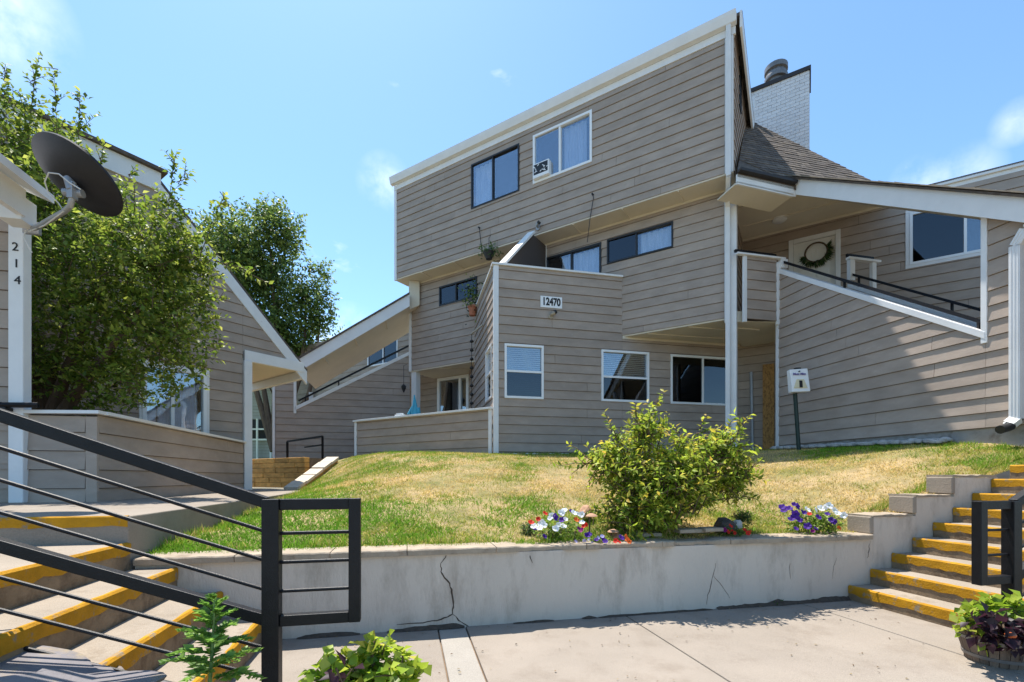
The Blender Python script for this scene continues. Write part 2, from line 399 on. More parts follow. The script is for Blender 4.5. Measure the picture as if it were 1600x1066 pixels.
def rect_uv(pl, u0, u1, vt, vb, ref='l'):
    """opening rectangle from pixel columns and the top/bottom rows on the reference side"""
    a, b = pl.su(u0), pl.su(u1); k = u0 if ref == 'l' else u1
    zt, zb = pl.hit(k, vt)[1], pl.hit(k, vb)[1]
    return (min(a, b), zb, max(a, b), zt)

def text_mesh(txt, size, bold=0.):
    cu = bpy.data.curves.new('t', 'FONT'); cu.body = txt; cu.size = size; cu.extrude = .003; cu.offset = bold; cu.align_x = 'CENTER'; cu.align_y = 'CENTER'
    o = bpy.data.objects.new('t', cu); COL.objects.link(o)
    dg = bpy.context.evaluated_depsgraph_get(); me = bpy.data.meshes.new_from_object(o.evaluated_get(dg))
    bpy.data.objects.remove(o); bpy.data.curves.remove(cu); return me
def put_text(txt, size, pl, s, z, off, parent, mt='ink', name='lettering', bold=0., squeeze=1.):
    me = text_mesh(txt, size, bold); me.materials.clear(); me.materials.append(M[mt])
    og = ORG[parent.name]; c = pl.p(s, z, off); d = pl.d
    if Vector((0, 0, 1)).cross(Vector((pl.n.x, pl.n.y, 0))).dot(Vector((d.x, d.y, 0))) < 0: d = -d
    mtx = Matrix(((d.x * squeeze, 0, pl.n.x, c.x - og.x), (d.y * squeeze, 0, pl.n.y, c.y - og.y), (0, 1, 0, c.z + EYE - og.z), (0, 0, 0, 1)))
    me.transform(mtx); return newobj(name, me, parent)

def leaves(name, P, D, N, L, Wd, C, mt, parent=None, fold=.18, label=None, cat=None, kind=None, shape='leaf'):
    """many small real leaves as one mesh: rhombic blades folded along the midrib"""
    P = np.asarray(P, float); n = len(P); D = np.asarray(D, float); N = np.asarray(N, float)
    D /= np.linalg.norm(D, axis=1, keepdims=True) + 1e-9
    S = np.cross(D, N); S /= np.linalg.norm(S, axis=1, keepdims=True) + 1e-9; N = np.cross(S, D)
    L = np.broadcast_to(L, n)[:, None]; Wd = np.broadcast_to(Wd, n)[:, None]
    if shape == 'blade':
        VV = np.stack([P - S * Wd / 2, P + S * Wd / 2, P + D * L], 1); k = 3
    else:
        a = .42
        VV = np.stack([P, P + D * L * a - S * Wd / 2 + N * Wd * fold, P + D * L - N * L * .08, P + D * L * a + S * Wd / 2 + N * Wd * fold], 1); k = 4
    og = ORG[parent.name] if parent is not None else Vector((P[:, 0].mean(), P[:, 1].mean(), P[:, 2].min() + EYE))
    VV = VV.reshape(-1, 3) + np.array([-og.x, -og.y, EYE - og.z])
    tri = np.arange(n)[:, None] * k + np.array([[0, 1, 2]] if k == 3 else [[0, 1, 2, 0, 2, 3]]); tri = tri.reshape(-1)
    me = bpy.data.meshes.new(name); me.vertices.add(len(VV)); me.vertices.foreach_set('co', VV.ravel())
    me.loops.add(len(tri)); me.loops.foreach_set('vertex_index', tri.astype(np.int32))
    nf = len(tri) // 3; me.polygons.add(nf); me.polygons.foreach_set('loop_start', np.arange(0, nf * 3, 3, dtype=np.int32)); me.polygons.foreach_set('loop_total', np.full(nf, 3, dtype=np.int32))
    me.update(calc_edges=True); me.validate()
    at = me.color_attributes.new('Col', 'FLOAT_COLOR', 'POINT')
    cc = np.ones((n, k, 4)); cc[:, :, :3] = np.asarray(C)[:, None, :]
    if shape == 'blade': cc[:, 2, :3] *= 1.25
    at.data.foreach_set('color', cc.ravel()); me.materials.append(M[mt])
    o = newobj(name, me, parent, og); return tag(o, label, cat, None, kind)
def rnd_unit(n): v = NP.normal(size=(n, 3)); return v / np.linalg.norm(v, axis=1, keepdims=True)
def pal(n, cols, jit=.15):
    c = np.array(cols)[NP.integers(0, len(cols), n)]; return c * (1 + NP.uniform(-jit, jit, (n, 1)))

# ================================================================ SETTING
g = MB(); g.face([(-400, -300, -1.32), (400, -300, -1.32), (400, 600, -1.32), (-400, 600, -1.32)])
g.build('ground', 'ground', kind='structure')

# plaza slabs, joints run along dP
plaza = MB(); plaza.loft([AB(-3.2, -14, -1.315), AB(9, -14, -1.315), AB(9, .1, -1.315), AB(-3.2, .1, -1.315)], [AB(-3.2, -14, -1.222), AB(9, -14, -1.222), AB(9, .1, -1.222), AB(-3.2, .1, -1.222)])
plaza = plaza.build('plaza', 'earth', kind='structure')
ja = [-3.2, -2.45, -1.16, -.94, .453, 2.258, 4.2, 6.4, 9]; jb = [.06, -2.6, -5.2, -9, -14]
for i in range(len(ja) - 1):
    for k in range(len(jb) - 1):
        a0, a1, b1, b0 = ja[i] + .005, ja[i + 1] - .005, jb[k] - .005, jb[k + 1] + .005
        q = [(a0, b0), (a1, b0), (a1, b1), (a0, b1)]; dz = RNG.uniform(-.003, .003)
        mb = MB(); mb.loft([AB(a, b, -1.225) for a, b in q], [AB(a, b, -1.2 + dz) for a, b in q])
        mb.build('paving_slab', 'concrete_new' if i == 2 else 'concrete', plaza, bevel=.006)

# ---- lawn: a smooth surface through surveyed heights (a, b, z)
cp = []
for a in (-3.1, -2, -1, 0, 1, 2, 3): cp.append((a, .2, -.585))
cp += [(3.5, .25, -.40), (4.0, .25, -.22), (4.6, .25, -.02), (5.3, .2, .12), (6.2, .3, .33)]
cp += [(.5, 6.48, .51), (3.56, 6.48, .54), (2, 6.48, .52), (5, 6.4, .55), (6.2, 4.59, .57), (6.2, 2.6, .53), (6.2, 1, .46), (7.5, 1, .5), (7.5, 4, .6)]
cp += [(-2.78, 9.76, .58), (-1.1, 8.1, .56), (-3.0, 8.75, .42), (-3.3, 7.95, .06), (-3.7, 7.1, -.34), (-3.3, 7.1, -.08), (-2.9, 7.5, .22), (-3.05, 8.3, .30)]
cp += [(-3.25, .3, -.56), (-3.25, 1.2, -.50), (-3.25, 2.4, -.43), (-3.3, 4, -.36), (-3.4, 5.3, -.32), (-3.8, 4, -.5), (-3.8, 2, -.62), (-4.3, 6, -.5), (-3.6, 6.3, -.33)]
cp += [(-1.6, 5.5, .33), (0, 3, .02), (-1.5, 3, -.06), (2, 3, .06), (4, 3, .20), (-2.2, 7.2, .49), (0, 5, .38), (2.5, 5, .40)]
cp += [(-5.5, 2, -.6), (-5.5, 6, -.6), (-2, 13, .6), (4, 10, .6), (8.5, 7, .7)]
cp = np.array(cp)
def _phi(r): return np.where(r > 0, r * r * np.log(r + 1e-9), 0)
_A = np.zeros((len(cp) + 3,) * 2); _r = np.hypot(cp[:, None, 0] - cp[None, :, 0], cp[:, None, 1] - cp[None, :, 1])
_A[:len(cp), :len(cp)] = _phi(_r) + np.eye(len(cp)) * .02; _A[:len(cp), -3] = 1; _A[:len(cp), -2:] = cp[:, :2]; _A[-3, :len(cp)] = 1; _A[-2:, :len(cp)] = cp[:, :2].T
_w = np.linalg.solve(_A, np.r_[cp[:, 2], 0, 0, 0])
def lawn_z(a, b):
    a, b = np.atleast_1d(a).astype(float), np.atleast_1d(b).astype(float)
    return _phi(np.hypot(a[:, None] - cp[None, :, 0], b[:, None] - cp[None, :, 1])) @ _w[:len(cp)] + _w[-3] + _w[-2] * a + _w[-1] * b
def lz(a, b): return float(lawn_z(a, b)[0])
_lat = NP.uniform(0, 1, (64, 64))
def vnoise(x, y):
    xi, yi = np.floor(x).astype(int), np.floor(y).astype(int); fx, fy = x - xi, y - yi; fx = fx * fx * (3 - 2 * fx); fy = fy * fy * (3 - 2 * fy)
    g_ = lambda i, j: _lat[i % 64, j % 64]
    return (g_(xi, yi) * (1 - fx) + g_(xi + 1, yi) * fx) * (1 - fy) + (g_(xi, yi + 1) * (1 - fx) + g_(xi + 1, yi + 1) * fx) * fy
na, nb = 110, 90
aa = np.linspace(-4.0, 8.6, na); bb = np.linspace(.12, 10.5, nb); GA, GB = np.meshgrid(aa, bb)
GZ = lawn_z(GA.ravel(), GB.ravel()).reshape(GA.shape) + .02 * (vnoise(GA * 2.1, GB * 2.1) - .5) + .012 * (vnoise(GA * 7, GB * 7) - .5)
mb = MB()
for j in range(nb):
    for i in range(na): mb.v.append(tuple(AB(GA[j, i], GB[j, i], GZ[j, i])))
for j in range(nb - 1):
    for i in range(na - 1): mb.f.append((j * na + i, j * na + i + 1, (j + 1) * na + i + 1, (j + 1) * na + i)); mb.mi.append(0)
lawn = mb.build('lawn', 'soil', kind='structure', smooth=True)

def dryness(a, b):
    d = .62 * vnoise(a * .8 + 3, b * .8 + 8) + .42 * vnoise(a * 2.5, b * 2.5) + .40 * vnoise(a * 8, b * 8) - .26
    d = d + .14 - .34 * np.exp(-((a + 3.0) / .75) ** 2) * (b < 5.5) - .22 * np.exp(-((b - .15) / .3) ** 2) * (a < 1.5)
    d = d - .38 * np.exp(-((a - 6.1) / .8) ** 2) * (b < 3.2) + .12 * np.exp(-((a - 2.6) / 2.0) ** 2 - ((b - 2.0) / 1.8) ** 2)
    return d - .15 * np.exp(-((b - 6.3) / .5) ** 2)
n = 330000
ga = NP.uniform(-3.9, 6.9, n); gb = .13 + NP.uniform(0, 1, n) ** 1.5 * 9.6
keep = (gb < np.where(ga < .5, 9.8 - (ga + 2.8) * 1.0, 6.42)) & (ga < 6.15 + 0 * gb) & ~((ga < -3.27) & (gb < 6.4)) & (ga > -3.98 + (gb - 7.0) * .44 + .1)
bare = vnoise(ga * 3.1 + 20, gb * 3.1 + 5) + .4 * vnoise(ga * 9, gb * 9)
keep &= NP.uniform(0, 1, n) < np.clip(1.35 - bare * .75, .25, 1)
ga, gb = ga[keep], gb[keep]; n = len(ga)
gz = lawn_z(ga, gb) - .004
pts = np.stack([P0.x + dF.x * ga + dP.x * gb, P0.y + dF.y * ga + dP.y * gb, gz], 1)
dr = np.clip((dryness(ga, gb) + NP.normal(0, .13, n) - .30) / .42, 0, 1)[:, None]
green = np.array([.13, .26, .02]) * (1 + NP.uniform(-.45, .45, (n, 1))); olive = np.array([.30, .30, .045]) * (1 + NP.uniform(-.4, .4, (n, 1)))
straw = np.array([.62, .47, .19]) * (1 + NP.uniform(-.45, .3, (n, 1)))
gc = np.where(dr < .5, green * (1 - 2 * dr) + olive * 2 * dr, olive * (2 - 2 * dr) + straw * (2 * dr - 1))
dirs = np.stack([NP.normal(0, .55, n), NP.normal(0, .55, n), np.ones(n) * NP.uniform(.35, 1, n)], 1)
hgt = (NP.uniform(.02, .055, n) + .06 * (NP.uniform(0, 1, n) < .06) * vnoise(ga * 5, gb * 5)) * (1.25 - .4 * dr[:, 0])
leaves('lawn_grass', pts, dirs, rnd_unit(n), hgt, NP.uniform(.006, .013, n), gc, 'grass', None, shape='blade', label='patchy green and straw dry grass on the sloping lawn', cat='grass', kind='stuff')

# longer untrimmed grass along the edges the mower misses
n = 9000; k = NP.integers(0, 4, n); t = NP.uniform(0, 1, n)
ga = np.where(k == 0, -3.2 + 6.2 * t, np.where(k == 1, -3.24 + NP.normal(0, .03, n), np.where(k == 2, .6 + 5.4 * t, 3.2 + 2.6 * t)))
gb = np.where(k == 0, .26 + np.abs(NP.normal(0, .04, n)), np.where(k == 1, .3 + 5.8 * t, np.where(k == 2, 6.35 + NP.normal(0, .05, n), .28 + np.abs(NP.normal(0, .06, n)))))
ok_ = vnoise(ga * 4.3 + 7, gb * 4.3) > .38; ga, gb = ga[ok_], gb[ok_]; n = len(ga)
pts = np.stack([P0.x + dF.x * ga + dP.x * gb, P0.y + dF.y * ga + dP.y * gb, lawn_z(ga, gb) - .004], 1)
leaves('edge_grass', pts, np.stack([NP.normal(0, .45, n), NP.normal(-.15, .45, n), np.ones(n)], 1), rnd_unit(n), NP.uniform(.05, .115, n), NP.uniform(.006, .011, n), pal(n, [(.12, .25, .02), (.20, .30, .03), (.33, .33, .06), (.5, .4, .16)], .3), 'grass', None, shape='blade', label='longer untrimmed grass along the edges of the lawn', cat='grass', kind='stuff')

# ================================================================ RETAINING WALL + STEPS
rw = thing('retaining_wall', 'cracked whitewashed retaining wall with stone coping holding up the lawn', 'retaining wall', AB(0, 0, -1.2))
zc = -.615
steps_w = [(-3.25, zc), (3.122, -.395), (3.664, -.20), (4.173, .0), (4.78, None)]
mb = MB()
for i in range(4):
    a0, a1, z = steps_w[i][0], steps_w[i + 1][0], steps_w[i][1]
    a0 += .0 if i == 0 else .002
    q = [(a0, -1.3), (a1, -1.3), (a1, z), (a0, z)]
    mb.loft([AB(a, 0, z_) for a, z_ in q], [AB(a, .23, z_) for a, z_ in q])
mb.build('wall_body', 'stucco', rw)
a = -3.25; i = 0
CHIP = [(.0, .32), (.95, 1.25)]
while a < 3.06:
    L = RNG.uniform(.38, .85); a1 = min(a + L, 3.08)
    if 3.08 - a1 < .2: a1 = 3.08
    chip = any(c0 < a1 and c1 > a for c0, c1 in CHIP)
    nseg = max(2, int((a1 - a) / .05)); mb = MB(); top, bot = [], []
    for k in range(nseg + 1):
        x = a + .003 + (a1 - a - .006) * k / nseg; e = RNG.uniform(-.006, .006) - (.03 + RNG.uniform(0, .02) if chip and .2 < k / nseg < .8 else 0)
        dz = RNG.uniform(-.003, .003) - (.012 if chip and .2 < k / nseg < .8 else 0)
        ring = [AB(x, -.035 - e, zc + .003), AB(x, -.038 - e, zc + .043 + dz), AB(x, -.03 - e, zc + .052 + dz), AB(x, .25, zc + .052 + dz), AB(x, .25, zc + .003)]
        if k: mb.loft(prev, ring, caps=False)
        else: mb.face(ring)
        prev = ring
    mb.face(prev[::-1]); mb.build('coping_stone', 'coping', rw, merge=True); a = a1
for i in (1, 2, 3):
    a0, a1, z = steps_w[i][0], steps_w[i + 1][0], steps_w[i][1]
    # end block facing the lower level, and a thin weathered cap
    mb = MB(); q = [(a0 - .045, -.012), (a0 + .0, -.012), (a0, .24), (a0 - .045, .24)]; zb = steps_w[i - 1][1] + (.055 if i == 1 else .03)
    mb.loft([AB(x, b, zb) for x, b in q], [AB(x, b, z + .002) for x, b in q]); mb.build('end_block', 'block', rw, bevel=.008)
    mb = MB(); prev = None; nseg = 9
    for k in range(nseg + 1):
        x = a0 - .03 + (a1 - a0 - .02) * k / nseg; e = RNG.uniform(-.01, .012); dz = RNG.uniform(-.008, .006)
        ring = [AB(x, -.012 - e, z + .003), AB(x, -.012 - e, z + .024 + dz), AB(x, .25 + e, z + .026 + dz), AB(x, .25, z + .003)]
        if prev: mb.loft(prev, ring, caps=False)
        else: mb.face(ring)
        prev = ring
    mb.face(prev[::-1]); mb.build('cap_stone', 'coping', rw, merge=True)
def crack(pts, w, nm='crack'):
    """a ragged open crack on the wall face"""
    mb = MB(); r = []
    W_ = Plane(AB(0, 0, 0).xy, dF, -dP); q = [W_.hit(u, v) for u, v in pts]; fine = []
    for (s0, z0), (s1, z1) in zip(q[:-1], q[1:]):
        for t in (0, .25, .5, .75): fine.append((s0 + (s1 - s0) * t + RNG.uniform(-.006, .006), z0 + (z1 - z0) * t + RNG.uniform(-.003, .003)))
    fine.append(q[-1])
    for k, (s, z) in enumerate(fine):
        ww = w * (.35 + .65 * math.sin(math.pi * (k + .5) / len(fine))) * RNG.uniform(.6, 1.4)
        d = Vector((fine[min(k + 1, len(fine) - 1)][0] - fine[max(k - 1, 0)][0], fine[min(k + 1, len(fine) - 1)][1] - fine[max(k - 1, 0)][1])).normalized()
        r.append((s - d.y * ww / 2, z + d.x * ww / 2, s + d.y * ww / 2, z - d.x * ww / 2))
    for x, y in zip(r[:-1], r[1:]): mb.face([W_.p(x[0], x[1], .002), W_.p(x[2], x[3], .002), W_.p(y[2], y[3], .002), W_.p(y[0], y[1], .002)])
    return mb.build(nm, 'crack', rw)
crack([(697, 868), (689, 880), (690, 897), (700, 908), (706, 925), (709, 945), (707, 960), (690, 968), (660, 973), (620, 976)], .012)
crack([(709, 960), (720, 972), (735, 980)], .008)
crack([(1118, 880), (1113, 905), (1106, 930), (1104, 945)], .005); crack([(1115, 900), (1128, 915), (1140, 935)], .004)
crack([(1234, 880), (1235, 905)], .004); crack([(828, 868), (832, 880)], .007); crack([(1308, 872), (1302, 885), (1301, 905)], .004); crack([(1359, 845), (1357, 862), (1355, 872)], .006)
# eroded, dirty joint between wall foot and paving
mb = MB()
for a0, a1, h in ((-2.2, -1.75, .030), (-1.55, -.95, .035), (-.55, -.2, .012), (0.05, .18, .03), (1.35, 2.95, .055), (.2, 1.3, .012)):
    n_ = int((a1 - a0) / .03); prev = None
    for k in range(n_ + 1):
        x = a0 + (a1 - a0) * k / n_; hh = h * (.35 + .75 * float(vnoise(np.array([x * 9.]), np.array([3.]))[0]) + RNG.uniform(-.06, .06)) * min(1, k / 3 + .2, (n_ - k) / 3 + .2)
        ring = [AB(x, .01, -1.21), AB(x, .01, -1.2 + hh), AB(x, -.004, -1.2 + hh), AB(x, -.03 - hh * .4, -1.197)]
        if prev: mb.loft(prev, ring, caps=False)
        prev = ring
mb.build('dirt_joint', 'crack', rw)

def flight(name, label, a0, da, z1, dz, n, b0, b1, side, left_last=None):
    """concrete steps with yellow painted nosings; treads run along dP"""
    st = thing(name, label, 'stairs', AB(a0, (b0 + b1) / 2, -1.2))
    for i in range(n):
        x0 = a0 + da * i; z = z1 + dz * i; x1 = x0 + (da if i < n - 1 else side * (left_last or 1.2))
        lo, hi = min(x0, x1), max(x0, x1)
        mb = MB(); q = [(lo, b0 + .001 * i), (hi, b0 + .001 * i), (hi, b1), (lo, b1)]
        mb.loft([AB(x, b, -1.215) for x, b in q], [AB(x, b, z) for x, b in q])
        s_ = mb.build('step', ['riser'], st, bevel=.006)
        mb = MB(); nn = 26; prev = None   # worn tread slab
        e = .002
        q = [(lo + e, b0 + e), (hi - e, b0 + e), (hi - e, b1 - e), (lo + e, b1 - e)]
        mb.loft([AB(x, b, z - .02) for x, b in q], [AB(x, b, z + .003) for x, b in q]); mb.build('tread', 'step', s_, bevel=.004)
        mb = MB(); prev = None
        for k in range(nn + 1):        # painted nosing wraps the edge, ragged lower border
            b = b0 + .004 + (b1 - b0 - .008) * k / nn; h = .078 + RNG.uniform(-.012, .010); t = .022 + RNG.uniform(-.010, .008); o = -side * .005
            ring = [AB(x0 + o, b, z - h), AB(x0 + o, b, z - .006), AB(x0 + side * .006, b, z + .007), AB(x0 + side * t, b, z + .0065), AB(x0 + side * t, b, z), AB(x0 + side * .004, b, z - h)]
            if prev: mb.loft(prev, ring, caps=False)
            else: mb.face(ring)
            prev = ring
        mb.face(prev[::-1]); mb.build('painted_nosing', 'yellow', s_)
    return st
flight('stairs', 'concrete steps with yellow nosings climbing beside the stepped whitewashed wall end', 2.818, .2658, -1.061, .1484, 11, -1.6, -.004, 1)
flight('stairs', 'concrete steps with yellow nosings leading up to the covered walkway', -2.41, -.288, -1.014, .186, 4, -1.75, -.004, -1, left_last=4.5)

# walkway (upper level, left) with a painted front edge
ww = MB(); WZ = -.268
q = [(-9, -.03), (-3.275, -.03), (-3.275, 2.2), (-3.33, 4.3), (-3.42, 6.3), (-4.6, 8.4), (-9, 10.5)]
ww.loft([AB(a, b, -1.25) for a, b in q], [AB(a, b, WZ) for a, b in q]); walk = ww.build('walkway', 'concrete', kind='structure', bevel=.008)
mb = MB(); prev = None
for k in range(61):
    a = -8.9 + (5.62) * k / 60; h = .07 + RNG.uniform(-.008, .006)
    ring = [AB(a, -.034, WZ - h), AB(a, -.034, WZ - .004), AB(a, -.026, WZ + .004), AB(a, -.008 + RNG.uniform(-.006, .006), WZ + .004), AB(a, -.01, WZ - h)]
    if prev: mb.loft(prev, ring, caps=False)
    else: mb.face(ring)
    prev = ring
mb.face(prev[::-1]); mb.build('painted_edge', 'yellow', walk)

# ================================================================ MAIN BUILDING
FA = Vector((-.385, 10.4))
F = Plane(FA, dF, -dP); P = Plane(FA, dP, -dF)
sB = F.su(972); Bp = F.o + F.d * sB
M2 = Plane(Bp, dM, -dN)
sC = M2.su(1140); Cp = M2.o + M2.d * sC; sL = M2.su(640.5)
M3 = M2.shift(.54)
S = Plane(Vector((5.61, 9.8)), -dP, -dF)
FL = Plane(M2.p(sL, 0).xy + dP * .12, dF, -dP)
PW = Plane(FA + dM * -.02, dM, -dN)
MR = Plane(Vector((8.3, 10.1)), dM, -dN)
ML = M2.shift(-2.2); GM = M2.shift(-1.15)
Z1, Z2, Z3, ZD = .57, 3.36, 6.09, 4.72
z3t = M3.hit(1131.9, 61.9)[1]
B = thing('apartment_building', 'taupe lap sided apartment building with angled walls, overhanging top storey and number 12470', 'apartment building', (1, 11, .5))

# --- front wing wall with deck parapet (face F) and its side (face P)
w1 = rect_uv(F, 788, 849, 537, 622); w2 = rect_uv(F, 939, 1013.5, 546.5, 627); w3 = rect_uv(F, 1047, 1143, 554, 631)
sFr = F.su(1196)
siding(F, [[(.09, Z1), (sB, Z1), (sB, ZD), (.09, ZD)], [(sB, Z1), (sFr, Z1), (sFr, Z2), (sB, Z2)]], [w1, w2, w3], B, Z1, seed=3, label='front wall below the deck')
window(F, w1, B, split='h', frac=.5, blind=.08, screen=0, casing=0)
window(F, w2, B, split='h', frac=.48, blind=.45, screen=0)
window(F, w3, B, split='v', frac=.52, screen='all')
trim(F, -.03, Z1 - .03, .085, ZD, B, th=.03)
trim(P, -.0, Z1 - .03, .085, ZD, B, th=.02, base=.006)
wp = rect_uv(P, 765.2, 756, 543, 625); sPM = 3.07
siding(P, [[(.09, Z1), (sPM, Z1), (sPM, ZD), (.09, ZD)], [(sPM, Z1), (4.4, Z1), (4.4, Z2), (sPM, Z2)]], [(.28, wp[1], 1.1, wp[3])], B, Z1, seed=4)
window(P, (.28, wp[1], 1.1, wp[3]), B, split='h', room=.3)
mb = MB()   # parapet cap boards
for pl, a, b in ((F, -.07, sB + .0), (P, .10, sPM)):
    mb.loft([pl.p(s, z, o) for s, z, o in ((a, ZD + .003, .06), (b, ZD + .003, .06), (b, ZD + .003, -.14), (a, ZD + .003, -.14))], [pl.p(s, z, o) for s, z, o in ((a, ZD + .045, .06), (b, ZD + .045, .06), (b, ZD + .045, -.14), (a, ZD + .045, -.14))])
mb.build('parapet_cap', 'trim', B)
mb = MB(); pD = [M2.p(-4.3, 0).xy, FA - dF * -.12 + dP * .12, Bp + dP * .05]
mb.loft([V(p.x, p.y, 3.42) for p in pD], [V(p.x, p.y, 3.60) for p in pD]); mb.build('deck_floor', 'riser', B)
# foundation strip
mb = MB()
for pl, a, b in ((F, .02, sFr), (P, .02, 4.3)): mb.loft([pl.p(s, z, -.03) for s, z in ((a, .2), (b, .2), (b, Z1), (a, Z1))], [pl.p(s, z, -.2) for s, z in ((a, .2), (b, .2), (b, Z1), (a, Z1))])
mb.build('foundation', 'found', B)

# --- second storey wall (M2)
wa = rect_uv(M2, 687, 746, 449, 479.5); wb = rect_uv(M2, 949, 1052, 375.6, 413.4)
t_, zt_ = M2.hit(940, 379); wd = (M2.su(853), 3.62, M2.su(940), zt_)
siding(M2, [[(sL + .09, Z2), (sC - .10, Z2), (sC - .10, Z3), (sL + .09, Z3)]], [wa, wb, wd], B, Z2 - .06, seed=5, label='second storey wall')
window(M2, wa, B, frame='blackframe', fw=.045, split='v', frac=.45, blind=.25, screen='all')
window(M2, wb, B, frame='blackframe', fw=.035, split='v', frac=.46, curtain=(.5, 1), screen=0)
window(M2, wd, B, frame='blackframe', fw=.05, split='v', frac=.48, curtain=(.25, 1), label='dark framed sliding door to the deck')
trim(M2, sL - .02, Z2 - .02, sL + .085, Z3, B)
# --- third storey box (M3)
s3L, s3R = M3.su(620.6), M3.su(1132.5)
wA = rect_uv(M3, 737, 812, 258.5, 328); wB = rect_uv(M3, 833.5, 925.5, 213.5, 289)
siding(M3, [[(s3L, Z3), (s3R, Z3), (s3R, z3t), (s3L, z3t)]], [wA, wB], B, Z3 - .05, seed=6, label='overhanging third storey wall')
window(M3, wA, B, frame='blackframe', fw=.04, split='v', frac=.46, curtain=(0, .45), pane_mat='glass_sky')
window(M3, wB, B, frame='vinyl', fw=.055, split='v', frac=.47, curtain=(.5, .9), pane_mat='glass_sky')
trim(M3, s3L - .10, Z3 - .05, s3L - .003, z3t, B); trim(M3, s3R + .003, Z3 - .02, s3R + .16, z3t, B)
trim(M3, s3L - .10, z3t + .003, s3R + .2, z3t + .15, B, th=.034, name='frieze_board')
e0, e1 = s3L - .16, s3R + .22; zg = z3t + .15
mb = MB()    # gutter with an ogee-like front
pr = [(.036, zg + .0), (.13, zg + .02), (.17, zg + .15), (.18, zg + .215), (.036, zg + .235)]
mb.loft([M3.p(e0, z, o) for o, z in pr], [M3.p(e1, z, o) for o, z in pr]); mb.build('gutter', 'trim', B)
# roof of the third storey, falling to the back; rake board on the right end
R3 = .27
def r3(s, k, dz=0): q = M3.p(s, 0, -k); return V(q.x, q.y, zg + .26 + dz - R3 * k)
mb = MB(); mb.loft([r3(e0, .0, -.06), r3(e1 + .1, .0, -.06), r3(e1 + .1, 2.5, -.06), r3(e0, 2.5, -.06)], [r3(e0, .0), r3(e1 + .1, .0), r3(e1 + .1, 2.5), r3(e0, 2.5)])
mb.build('roof', 'shingle', B, label='top roof falling to the back')
mb = MB(); mb.loft([r3(e1 + .06, -.08, -.07), r3(e1 + .06, 2.5, -.07), r3(e1 + .06, 2.5, -.42), r3(e1 + .06, -.08, -.40)], [r3(e1 + .10, -.08, -.07), r3(e1 + .10, 2.5, -.07), r3(e1 + .10, 2.5, -.42), r3(e1 + .10, -.08, -.40)]); mb.build('rake_board', 'trim', B)
N3 = Plane(M3.p(s3R + .16, 0).xy, dN, dM)
zN = lambda k: zg + .2 - R3 * k
siding(N3, [[(.0, Z3), (2.5, Z3), (2.5, zN(2.5)), (0, zN(0))]], [(.75, 7.9, 1.05, 9.0)], B, Z3, seed=8)
window(N3, (.75, 7.9, 1.05, 9.0), B, frame='blackframe', fw=.03, split=None)
mb = MB()   # tall trim block where the rear mass begins
mb.loft([N3.p(k, z, .02) for k, z in ((2.45, Z3), (2.6, Z3), (2.6, 9.2), (2.45, 9.2))], [N3.p(k, z, .16) for k, z in ((2.45, Z3), (2.6, Z3), (2.6, 9.2), (2.45, 9.2))]); mb.build('corner_board', 'trim', B)
# closing masses behind the walls (dark rooms)
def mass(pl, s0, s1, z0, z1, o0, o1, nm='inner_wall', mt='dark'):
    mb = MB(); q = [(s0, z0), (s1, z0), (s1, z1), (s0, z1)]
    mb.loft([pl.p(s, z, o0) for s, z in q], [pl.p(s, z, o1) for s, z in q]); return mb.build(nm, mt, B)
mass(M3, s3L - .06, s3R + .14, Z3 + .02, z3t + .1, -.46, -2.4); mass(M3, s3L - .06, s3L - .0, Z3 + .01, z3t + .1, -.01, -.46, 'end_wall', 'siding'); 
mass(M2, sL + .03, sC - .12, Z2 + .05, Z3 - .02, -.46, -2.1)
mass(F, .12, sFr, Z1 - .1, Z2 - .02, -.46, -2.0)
# third storey soffit and battens
mb = MB(); q = [(s3L - .09, .005), (s3R + .16, .005), (s3R + .16, -.56), (s3L - .09, -.56)]
mb.loft([M3.p(s, Z3 - .035, o) for s, o in q], [M3.p(s, Z3 - .004, o) for s, o in q]); sof = mb.build('soffit', 'soffit', B)
mb = MB(); mb.bar(M2.p(sL, Z3 - .055, .02), M2.p(sC - .05, Z3 - .055, .02), .035, .04); mb.build('batten', 'soffit', sof)
s = s3L + 1.0
while s < s3R: mb = MB(); mb.bar(M3.p(s, Z3 - .045, -.01), M3.p(s, Z3 - .045, -.53), .03, .02); mb.build('batten', 'soffit', sof); s += 1.22
# underside of the second storey
mb = MB(); q = [(sL, .0), (sC, .0), (sC + .2, -2.3), (sL, -2.3)]
mb.loft([M2.p(s, Z2 - .035, o) for s, o in q], [M2.p(s, Z2 - .003, o) for s, o in q]); sof2 = mb.build('soffit', 'soffit', B)
for s in (sL + 1.2, sL + 2.4, .6, 1.5):
    mb = MB(); mb.bar(M2.p(s, Z2 - .045, -.05), M2.p(s + 1.4, Z2 - .045, -1.4), .03, .02); mb.build('batten', 'soffit', sof2)
mb = MB(); mb.bar(F.p(sB, Z2 - .06, .02), F.p(sFr, Z2 - .06, .02), .03, .05); mb.build('batten', 'soffit', sof2)
# --- slanted privacy fin on the deck
kf = M2.su(850); NF = Plane(M2.p(kf, 0).xy, -dN, -dM)
siding(NF, [[(0, 3.62), (1.96, 3.62), (1.96, 4.80), (.73, 6.0), (0, 6.0)]], [], B, 3.6, seed=9, core=.08)
mb = MB()
for (k0, z0), (k1, z1) in (((1.99, 4.79), (.70, 6.05)),): mb.bar(NF.p(k0, z0 + .02, -.03), NF.p(k1, z1 + .02, -.03), .2, .05)
mb.build('fin_cap', 'trim', B)
trim(M2, kf - .02, 3.62, kf + .09, Z3 - .06, B, th=.05)

